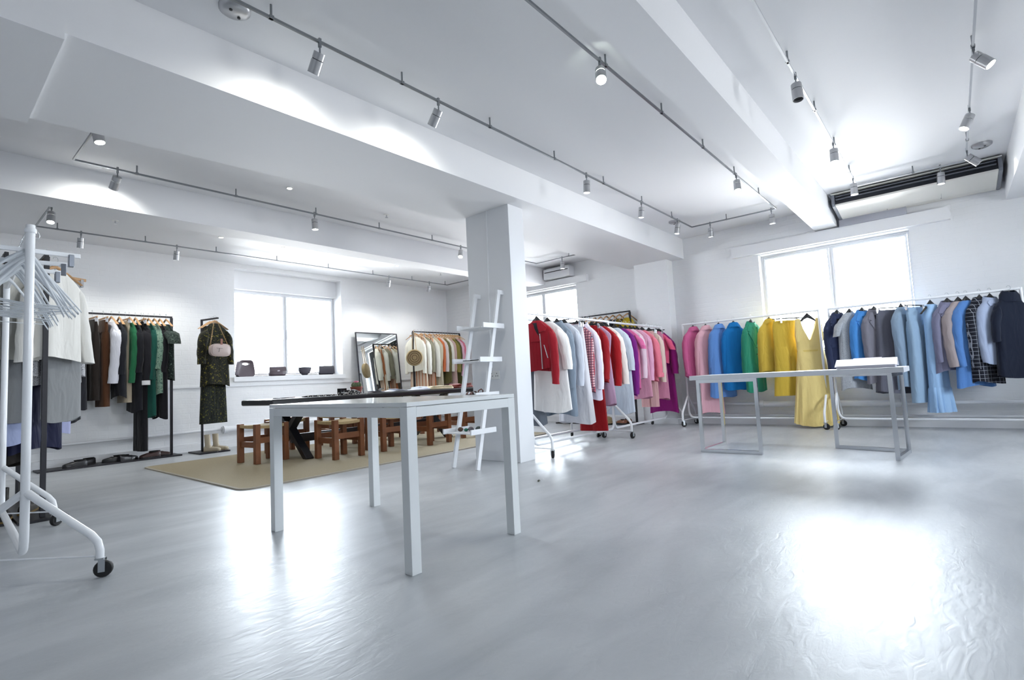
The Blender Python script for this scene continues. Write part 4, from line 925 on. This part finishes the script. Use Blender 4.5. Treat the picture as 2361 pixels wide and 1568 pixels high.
for i, (x, y, r, c, n) in enumerate(((.05, .10, .030, '5a4034', 'brown oval'), (.07, .04, .022, '2f7a66', 'teal green'), (.10, .0, .030, '6a5f66', 'mauve grey'), (.06, -.05, .026, '4a4650', 'dark purple-grey'), (.11, -.10, .034, '3c4644', 'large dark green'))):
    t = thing('polished_stone', f'{n} polished stone trinket on the lowest ladder shelf', 'stone', (SBX+x, SBY+y, .362), i)
    MB().lathe([(r*math.sin(a), r*.75*(1-math.cos(a))) for a in [PI*k/8 for k in range(9)]], n=14).build('stone', plain('stone', c, .4, vary=.3), t, smooth=True)

# ------------------------------------------------------------------ things on the black table (z = .77)
TZ = .77
t = thing('cactus', 'small round cactus with pink bloom in a terracotta pot on the black table', 'plant', (4.28, 6.60, TZ))
MB().lathe([(.045, 0), (.075, .05), (.082, .085), (.088, .085), (.088, .105), (.078, .105), (.074, .09)], n=28).build('pot', plain('terracotta', '8a4a3c', .8, vary=.1), t, smooth=True)
cac = MB(); R0 = .066
cac.quadring([[(R0*math.sin(b)*(1+.10*math.cos(14*a))*math.cos(a), R0*math.sin(b)*(1+.10*math.cos(14*a))*math.sin(a), .125-R0*math.cos(b)*.85) for a in [2*PI*j/56 for j in range(56)]] for b in [.5+2.4*k/8 for k in range(9)]], True, True, True).build('cactus_body', plain('cactus_green', '5a6a4a', .7, vary=.25), t, smooth=True)
fl = MB(); rnd = random.Random(3)
for i in range(16):
    a, r = rnd.uniform(0, 6.28), rnd.uniform(0, .045); fl.lathe([(0, 0), (.012, .008), (.008, .024), (0, .02)], (r*math.cos(a), r*math.sin(a), .168-r*.25), 7)
fl.build('blooms', plain('pink_bloom', 'cf6f8e', .7), t, smooth=True)['kind'] = 'stuff'
sp = MB()
for i in range(60):
    a, b = rnd.uniform(0, 6.28), rnd.uniform(.7, 2.2); d = Vector((math.sin(b)*math.cos(a), math.sin(b)*math.sin(a), -math.cos(b)*.85)); p = Vector((0, 0, .125))+d*R0
    sp.tube([p, p+d*.02], .0008, 3)
sp.build('spines', plain('spines', 'd8cdb0', .7), t)['kind'] = 'stuff'
t = thing('cup', 'black square cup left of the cactus on the black table', 'cup', (4.12, 6.72, TZ))
MB().quadring([rr(-.05, .05, -.05, .05, .012, z) for z in (0, .09)]+[rr(-.045, .045, -.045, .045, .01, z) for z in (.09, .01)], True, True, True).build('cup', plain('black_ceramic', '15151a', .25), t)
bw = cloth('cfcdc8', 'print', '1d1d20')
lump('scarf', 'crumpled black and white patterned scarf left of the cactus', 'scarf', (3.98, 6.33, TZ), .1, [(-.16, .17, -.05, .05, 0, .035), (-.05, .14, -.04, .06, .03, .06)], bw, seed=3)
lump('scarf', 'flat black and white beaded scarf along the table, left of the crumpled one', 'scarf', (3.55, 6.35, TZ), .05, [(-.22, .25, -.06, .06, 0, .016)], bw, seed=5)
nk = thing('necklace', 'dark cord necklace at the left of the black table', 'necklace', (3.12, 6.40, TZ))
MB().tube([(.10*math.cos(a)*1.4, .05*math.sin(a), .006+.004*math.sin(3*a)) for a in [2*PI*j/30 for j in range(31)]], .005, 6, False).build('cord', plain('dark_cord', '23252a', .5), nk, smooth=True)
for i in range(10):
    a = .2+i*.12; MB().lathe([(0, 0), (.009, .004), (.009, .012), (0, .016)], (.14*math.cos(a), .05*math.sin(a), 0), 8).build('bead', plain('coral_bead', '9a5a50', .4), nk, smooth=True)
def sheets(label, loc, rz, w, d, n, c='d8dae2', th=.004, cat='papers', name='papers', curl=.02):
    t = thing(name, label, cat, loc, rz); r_ = random.Random(n)
    for i in range(n):
        dx, dy, an = r_.uniform(-.03, .03), r_.uniform(-.02, .02), r_.uniform(-.15, .15)
        Mx = Matrix.Translation((dx, dy, i*th+.001)) @ Matrix.Rotation(an, 4, 'Z'); ring = []
        for k in range(9):
            u = -w/2+w*k/8; z = curl*(abs(u)/(w/2))**3*(i+1)/n
            ring.append([Mx @ Vector(p) for p in ((u, -d/2, z), (u, d/2, z), (u, d/2, z+th*.7), (u, -d/2, z+th*.7))])
        MB().quadring(ring, True, True, True).build('sheet', plain('paper', c, .7), t)
    return t
sheets('loose lilac-white papers right of the cactus', (4.72, 6.50, TZ), .2, .40, .26, 3)
sheets('spread white magazine pages in the middle of the black table', (5.10, 6.45, TZ), -.1, .50, .30, 4, 'e6e8f0', curl=.03)
t = thing('notebook', 'small white notebook lying on the papers near the cactus', 'notebook', (4.66, 6.72, TZ+.0), .4)
MB().box(-.08, .08, -.06, .06, 0, .022).build('pages', plain('paper', 'eef0f6', .6), t, bevel=.003); MB().box(-.083, .083, -.062, .062, .022, .026).build('cover', plain('cover', 'dfe4f2', .4), t)
t = thing('phone', 'dark phone propped on the black table beyond the papers', 'phone', (4.82, 6.80, TZ+.004), .3)
MB().box(-.075, .075, -.035, .035, 0, .008, Matrix.Rotation(-.35, 4, 'Y') @ Matrix.Translation((0, 0, .03))).build('body', plain('phone_body', '14161c', .2), t, bevel=.002)
MB().box(-.05, -.02, -.02, .02, 0, .04).build('stand', BLKPL, t)
lump('folded_shirt', 'folded pale blue-white shirt at the left of the folded clothes', 'folded clothes', (5.38, 6.48, TZ), .1, [(-.16, .12, -.12, .12, 0, .03), (-.15, .06, -.11, .1, .03, .055)], cloth('dfe4ee'), seed=8)
lump('folded_jumper', 'folded cream jumper on the black table', 'folded clothes', (5.72, 6.45, TZ), -.05, [(-.24, .22, -.15, .15, 0, .025), (-.23, .22, -.14, .14, .025, .05)], cloth('d9cbaa'), seed=9)
lump('folded_jumper', 'folded brick red jumper at the right end of the black table', 'folded clothes', (6.22, 6.48, TZ), .08, [(-.26, .22, -.15, .15, 0, .028), (-.16, .2, -.13, .13, .028, .065)], cloth('6e2a20'), seed=10)

# ------------------------------------------------------------------ bags
SZ = 1.14
LEA = plain('dark_mauve_leather', '4b3f47', .45, vary=.1, bump=.15); LEA2 = plain('dark_grey_leather', '3a3742', .45, bump=.15)
t = thing('handbag', 'tall dark handbag with cut-out oval handle, leftmost on the window sill', 'handbag', (3.85, 9.29, SZ), R_(6))
n = 40; outer, inner = [], []
for j in range(n):
    a = 2*PI*j/n; c, s = math.cos(a), math.sin(a)
    x = .14*math.copysign(abs(c)**.35, c); z = .145+.145*math.copysign(abs(s)**.35, s); x *= 1.08-.25*max(0, (z-.1)/.2)
    outer.append((x, z)); inner.append((.065*c, .222+.020*s))
bag = MB(); bag.quadring([[(x, -.03, z) for x, z in inner], [(x, -.045, z) for x, z in outer], [(x, .045, z) for x, z in outer], [(x, .03, z) for x, z in inner], [(x, -.03, z) for x, z in inner]], True)
bag.build('body', LEA, t, smooth=True)
MB().tube([(.068*math.cos(a), 0, .222+.023*math.sin(a)) for a in [2*PI*j/24 for j in range(25)]], .006, 6, False).build('handle_rim', LEA2, t, smooth=True)
def clutch(label, loc, rz, w, h, d, m, clasp=None, flap=.55, slouch=0):
    t = thing('handbag', label, 'handbag', loc, rz)
    rings = []
    for x, sc in ((-w/2, .75), (-w/2+.012, .95), (-w*.25, 1), (w*.25, 1), (w/2-.012, .95), (w/2, .75)):
        rings.append([(x, d/2*sc*math.copysign(abs(math.cos(a))**.6, math.cos(a))*(1.15-.5*(.5+.5*math.sin(a))), h/2+h/2*sc*math.copysign(abs(math.sin(a))**.5, math.sin(a))) for a in [2*PI*j/20 for j in range(20)]])
    zmin = min(p[2] for r in rings for p in r); rings = [[(x, y, z-zmin) for x, y, z in r] for r in rings]
    MB().quadring(rings, True, True, True).build('body', m, t, smooth=True)
    fl = MB(); fl.quadring([[(x, y, z) for x in (-w/2-.003, -w*.2, w*.2, w/2+.003)] for y, z in ((d*.25, h-.01), (d*.1, h+.004), (-d*.25, h+.002), (-d*.48, h*.85), (-d*.60, h*flap), (-d*.60+.006, h*flap), (-d*.2, h-.012))], False)
    fl.build('flap', m, t, smooth=True)
    if clasp: MB().box(-.02, .02, -d*.66, -d*.58, h*flap-.008, h*flap+.012).build('clasp', clasp, t, bevel=.002)
    return t
clutch('dark brown flap handbag with a metal clasp, second on the window sill', (4.40, 9.28, SZ), R_(3), .29, .165, .09, LEA, CHROME)
t = thing('handbag', 'small half-moon handbag with thin strap, third on the window sill', 'handbag', (4.92, 9.28, SZ), 0)
MB().quadring([[(x, y, z) for x, y, z in [(.125*math.cos(a)*sc, yy, .145+(.14*min(0, math.sin(a))+.01*max(0, math.sin(a)))*sc) for a in [2*PI*j/28 for j in range(28)]]] for sc, yy in ((.85, -.035), (1, -.022), (1, .022), (.85, .035))], True, True, True).xf(Matrix.Translation((0, 0, 0))).build('body', LEA2, t, smooth=True)
MB().tube([(.12*math.cos(a), 0, .15+.03*math.sin(a)) for a in [PI*j/14 for j in range(15)]], .004, 6).build('strap', LEA2, t)
MB().tube([(-.04, -.03, .14), (-.055, -.036, .08), (-.05, -.04, .02)], .003, 6).build('tassel', LEA2, t)
MB().lathe([(.05, 0), (.05, .01)], (0, 0, 0), 16).build('base', LEA2, t)
clutch('dark slate clutch bag, rightmost on the window sill', (5.36, 9.28, SZ), R_(-4), .29, .17, .075, plain('slate_leather', '302f3c', .45, bump=.15), flap=.12)
# cream cross-body bag on the lone stand
t = thing('handbag', 'cream quilted cross-body bag hanging on the dark patterned outfit', 'handbag', (3.04, 8.20, 1.60), R_(10))
CRM = plain('cream_leather', 'b8a9a4', .5, bump=.1)
MB().quadring([[(.145*math.copysign(abs(math.cos(a))**.55, math.cos(a))*sc, yy, -.09+.09*math.copysign(abs(math.sin(a))**.55, math.sin(a))*sc) for a in [2*PI*j/36 for j in range(36)]] for sc, yy in ((.86, -.048), (.97, -.038), (1, -.02), (1, .02), (.97, .038), (.86, .046))], True, True, True).build('body', CRM, t, smooth=True)
MB().tube([(.146*math.copysign(abs(math.cos(a))**.55, math.cos(a)), -.036, -.09+.091*math.copysign(abs(math.sin(a))**.55, math.sin(a))) for a in [2*PI*j/36 for j in range(37)]], .004, 6, False).build('piping', CRM, t, smooth=True)
MB().beam((-.075, -.052, -.065), (.015, -.052, -.065), .003, .003).beam((-.03, -.052, -.065), (-.035, -.052, -.115), .003, .003).beam((-.035, -.052, -.115), (-.05, -.052, -.12), .003, .003).build('stitched_mark', GAPM, t)
CH = plain('gold_chain', 'a58a62', .35, metal=.8)
for s in (-1, 1):
    ch = MB(); A, B = Vector((s*.14, 0, -.04)), Vector((s*.02, .10, .36)); N = 22
    for i in range(N):
        p = A+(B-A)*(i+.5)/N; d = (B-A).normalized(); e = Vector((0, 1, 0)) if i % 2 else Vector((1, 0, 0))
        ch.tube([p+d*.013*math.cos(a)+e*.007*math.sin(a) for a in [2*PI*j/10 for j in range(11)]], .0022, 5, False)
    ch.build('chain', CH, t)
MB().box(-.016, .016, -.056, -.048, -.01, .075).build('leather_tab', plain('tan_leather', '8a5a4a', .5), t, bevel=.002)
# round straw bag
t = thing('handbag', 'round woven straw bag hanging on the end of the cream clothes rack', 'handbag', (6.66, 8.20, 1.40), R_(-35))
STRAW = plain('straw', 'a08c68', .85, vary=.3, bscale=70, bump=.7)
R0 = .165; sb = MB(); rg = []
for rad, y in [(.002, -.048)]+[(R0*k/9, -.045+.006*(k % 2)) for k in range(1, 9)]+[(R0*.97, -.036), (R0, -.02), (R0, .02), (R0*.97, .036), (R0*.5, .045), (.002, .045)]:
    rg.append([(rad*math.cos(a), y, rad*math.sin(a)) for a in [2*PI*j/40 for j in range(40)]])
sb.quadring(rg, True, True, True).build('body', STRAW, t, smooth=True)
dk = plain('dark_straw', '5c4630', .85)
for k in (.3, .55, .78):
    MB().tube([(R0*k*math.cos(a), -.047, R0*k*math.sin(a)) for a in [2*PI*j/40 for j in range(41)]], .0055, 5, False).build('woven_ring', dk, t)
for y in (-.02, .02):
    MB().tube([(-.04, y, R0-.01), (-.035, y, .35), (-.0, y, .56), (.03, y, .35), (.04, y, R0-.01)], .006, 6).build('handle', plain('pale_leather', 'b59a72', .5), t, smooth=True)
# boots and shoes
for dx, lb in ((0, 'left cream ankle boot on the display stand'), (.13, 'right cream ankle boot on the display stand')):
    shoe('ankle_boot', lb, (3.08+dx, 8.60+dx*.35, .022), R_(-50), 'b3a893', .24, .07, 'pair of cream ankle boots', 'a09682', high=1, rough=.4)
for x, y, rz, c, lb in ((1.50, 8.80, 195, '1b1b20', 'black loafer on the platform, left pair, toe to the left'), (1.62, 8.93, 200, '1b1b20', 'black loafer of the left pair, behind, heel to the right'),
                        (1.93, 8.86, 170, '19191e', 'black loafer of the middle pair, raised on its side'), (2.08, 8.80, 25, '1d1d22', 'black loafer of the middle pair, right one'),
                        (2.33, 8.80, 190, '3a2220', 'dark brown loafer of the right pair, left one'), (2.47, 8.86, -20, '3a2220', 'dark brown loafer of the right pair beside the post')):
    shoe('loafer', lb, (x, y, .02), R_(rz), c, .26, .08, 'loafers on the dark rack platform')
for x, y, rz, c, lb in ((8.02, 4.42, 60, '7a4526', 'tan brown shoe at the near end of the corner rack base'), (8.14, 4.40, 70, '6e3d22', 'second tan brown shoe beside the rack post'),
                        (7.98, 6.30, 40, 'a89a88', 'snake print shoe behind the white rack near the column'), (8.08, 6.22, 30, 'a89a88', 'second snake print shoe behind the white rack')):
    shoe('shoe', lb, (x, y, .021 if y < 5.8 else 0.0), R_(rz), c, .25, .07, 'shoes around the corner rack')
t = thing('hat', 'round natural straw hat on the corner rack base', 'hat', (8.05, 4.75, .021))
MB().lathe([(.0, .115), (.08, .112), (.115, .09), (.12, .02), (.14, .006), (.145, 0)], n=30, cap=False).build('crown', STRAW, t, smooth=True)
t = thing('handbag', 'tan suede pouch bag standing on the corner rack base', 'handbag', (8.06, 5.55, .021))
MB().lathe([(.09, 0), (.105, .05), (.09, .13), (.05, .19), (.0, .2)], n=20).build('body', plain('tan_suede', 'a5835a', .9), t, smooth=True)
MB().tube([(.05*math.cos(a), .0, .18+.05*math.sin(a)) for a in [PI*j/10 for j in range(11)]], .006, 6).build('handle', plain('tan_suede', '8a6a46', .9), t)
# box bag at left foreground rack base
for x, y, rz, c, lb in ((.52, 5.40, 80, '14110f', 'dark boot standing on the left-edge rack base'), (.68, 5.62, 70, '221a12', 'dark brown boot behind the white rack leg')):
    shoe('boot', lb, (x, y, .02), R_(rz), c, .28, .08, 'boots at the left-edge rack', '6a5428', high=1)
# binder on the chrome table
t = thing('binder', 'open white ring binder on the chrome-framed table', 'binder', (5.78, .62, .803), R_(2))
WPAP = plain('binder_white', 'e4e4ea', .4)
MB().box(-.17, .17, -.22, .22, 0, .028).build('lower_cover', plain('binder_base', 'b0b0bc', .5), t, bevel=.003)
MB().box(-.20, .0, -.235, .235, -.002, .004, Matrix.Translation((.03, 0, .085)) @ Matrix.Rotation(-.33, 4, 'Y')).build('upper_cover', WPAP, t, bevel=.001)
MB().box(.0, .17, -.235, .235, -.002, .004, Matrix.Translation((.03, 0, .085)) @ Matrix.Rotation(.42, 4, 'Y')).build('upper_cover', WPAP, t, bevel=.001)
MB().box(-.02, .03, -.21, .21, .03, .055).build('ring_mechanism', plain('dark_binder', '2a2a36', .4), t, bevel=.002)
MB().box(-.13, .10, -.12, .10, .0045, .0065, Matrix.Translation((-.04, 0, .057)) @ Matrix.Rotation(-.33, 4, 'Y')).build('cover_print', plain('print_lilac', 'cfcadb', .6), t)
# clip on the floor
t = thing('hair_clip', 'tiny dark clip lying on the open floor right of the column', 'clip', (3.50, 2.74, 0), .4)
MB().box(-.022, .022, -.006, .006, 0, .008).build('body', plain('olive_plastic', '5a5f4c', .5), t, bevel=.002); MB().box(-.02, .008, -.005, .005, .009, .013).build('lever', BLKPL, t)

# ------------------------------------------------------------------ mirror leaning on the far wall
t = thing('mirror', 'tall leaning mirror with thin dark frame against the far wall', 'mirror', (6.42, 8.90, 0), R_(0))
ang = math.atan2(.21, 1.97)
Mx = Matrix.Rotation(-ang, 4, 'X'); HM = 1.985; WM = .50
MB().box(-WM, WM, -.004, .004, .012, HM-.012, Mx).build('glass', plain('mirror_glass', 'e6e9e8', .02, metal=1), t)
fr = MB()
for x in (-WM, WM): fr.box(x-.009, x+.009, -.012, .012, 0, HM, Mx)
for z in (0, HM-.018): fr.box(-WM, WM, -.012, .012, z, z+.018, Mx)
fr.build('frame', plain('dark_mirror_frame', '262530', .4), t)

# ------------------------------------------------------------------ daylight and camera
w = bpy.data.worlds.new('sky'); SC.world = w; w.use_nodes = True
bg = w.node_tree.nodes['Background']; bg.inputs[1].default_value = SKY
wn = w.node_tree.nodes; wl = w.node_tree.links.new
tcw = wn.new('ShaderNodeTexCoord'); sz = wn.new('ShaderNodeSeparateXYZ'); wr = wn.new('ShaderNodeValToRGB')
wl(tcw.outputs['Generated'], sz.inputs[0]); mrw = wn.new('ShaderNodeMapRange'); mrw.inputs[1].default_value = -1; wl(sz.outputs['Z'], mrw.inputs[0]); wl(mrw.outputs[0], wr.inputs[0])
wr.color_ramp.elements[0].position = .44; wr.color_ramp.elements[0].color = (.71, .70, .69, 1)
wr.color_ramp.elements[1].position = .50; wr.color_ramp.elements[1].color = (.885, .935, 1.0, 1); wl(wr.outputs[0], bg.inputs[0])
def portal(cx, cy, cz, sx, sz, rot):
    l = bpy.data.lights.new('window_portal', 'AREA'); l.shape = 'RECTANGLE'; l.size = sx; l.size_y = sz; l.cycles.is_portal = True
    o = bpy.data.objects.new('window_portal', l); COL.objects.link(o); o.location = (cx, cy, cz); o.rotation_euler = rot
for a0, a1, z0, z1 in (W1, W3): portal(8.80, (a0+a1)/2, (z0+z1)/2, a1-a0, z1-z0, (PI/2, 0, PI/2))
portal(4.66, 9.64, 1.9, 2.02, 1.54, (-PI/2, 0, 0))
for a0, a1, z0, z1 in WB: portal(-2.78, (a0+a1)/2, (z0+z1)/2, a1-a0, z1-z0, (PI/2, 0, -PI/2))
for a0, a1, z0, z1 in WF_ADDED: portal((a0+a1)/2, -3.48, (z0+z1)/2, a1-a0, z1-z0, (PI/2, 0, 0))
cam = bpy.data.cameras.new('camera'); co = bpy.data.objects.new('camera', cam); COL.objects.link(co)
cam.sensor_width = 36; cam.lens = 1198.2*36/2361; cam.clip_start = .05
yaw, pitch, roll = .7015, .07643, -.05048
fw = Vector((math.cos(yaw)*math.cos(pitch), math.sin(yaw)*math.cos(pitch), math.sin(pitch)))
rt = Vector((math.sin(yaw), -math.cos(yaw), 0)); up = rt.cross(fw)
x = rt*math.cos(roll)+up*math.sin(roll); y = -rt*math.sin(roll)+up*math.cos(roll)
Mc = Matrix((x, y, -fw)).transposed().to_4x4(); Mc.translation = (0, 0, .86); co.matrix_world = Mc
SC.camera = co
SC.view_settings.view_transform = 'Standard'; SC.view_settings.look = 'None'; SC.view_settings.gamma = 1; SC.view_settings.exposure = EXPO
SC.view_settings.use_curve_mapping = False
SC.cycles.use_denoising = True; SC.cycles.max_bounces = 8; SC.cycles.diffuse_bounces = 4; SC.cycles.adaptive_threshold = .03; SC.cycles.transparent_max_bounces = 12
SC.cycles.sample_clamp_indirect = 10
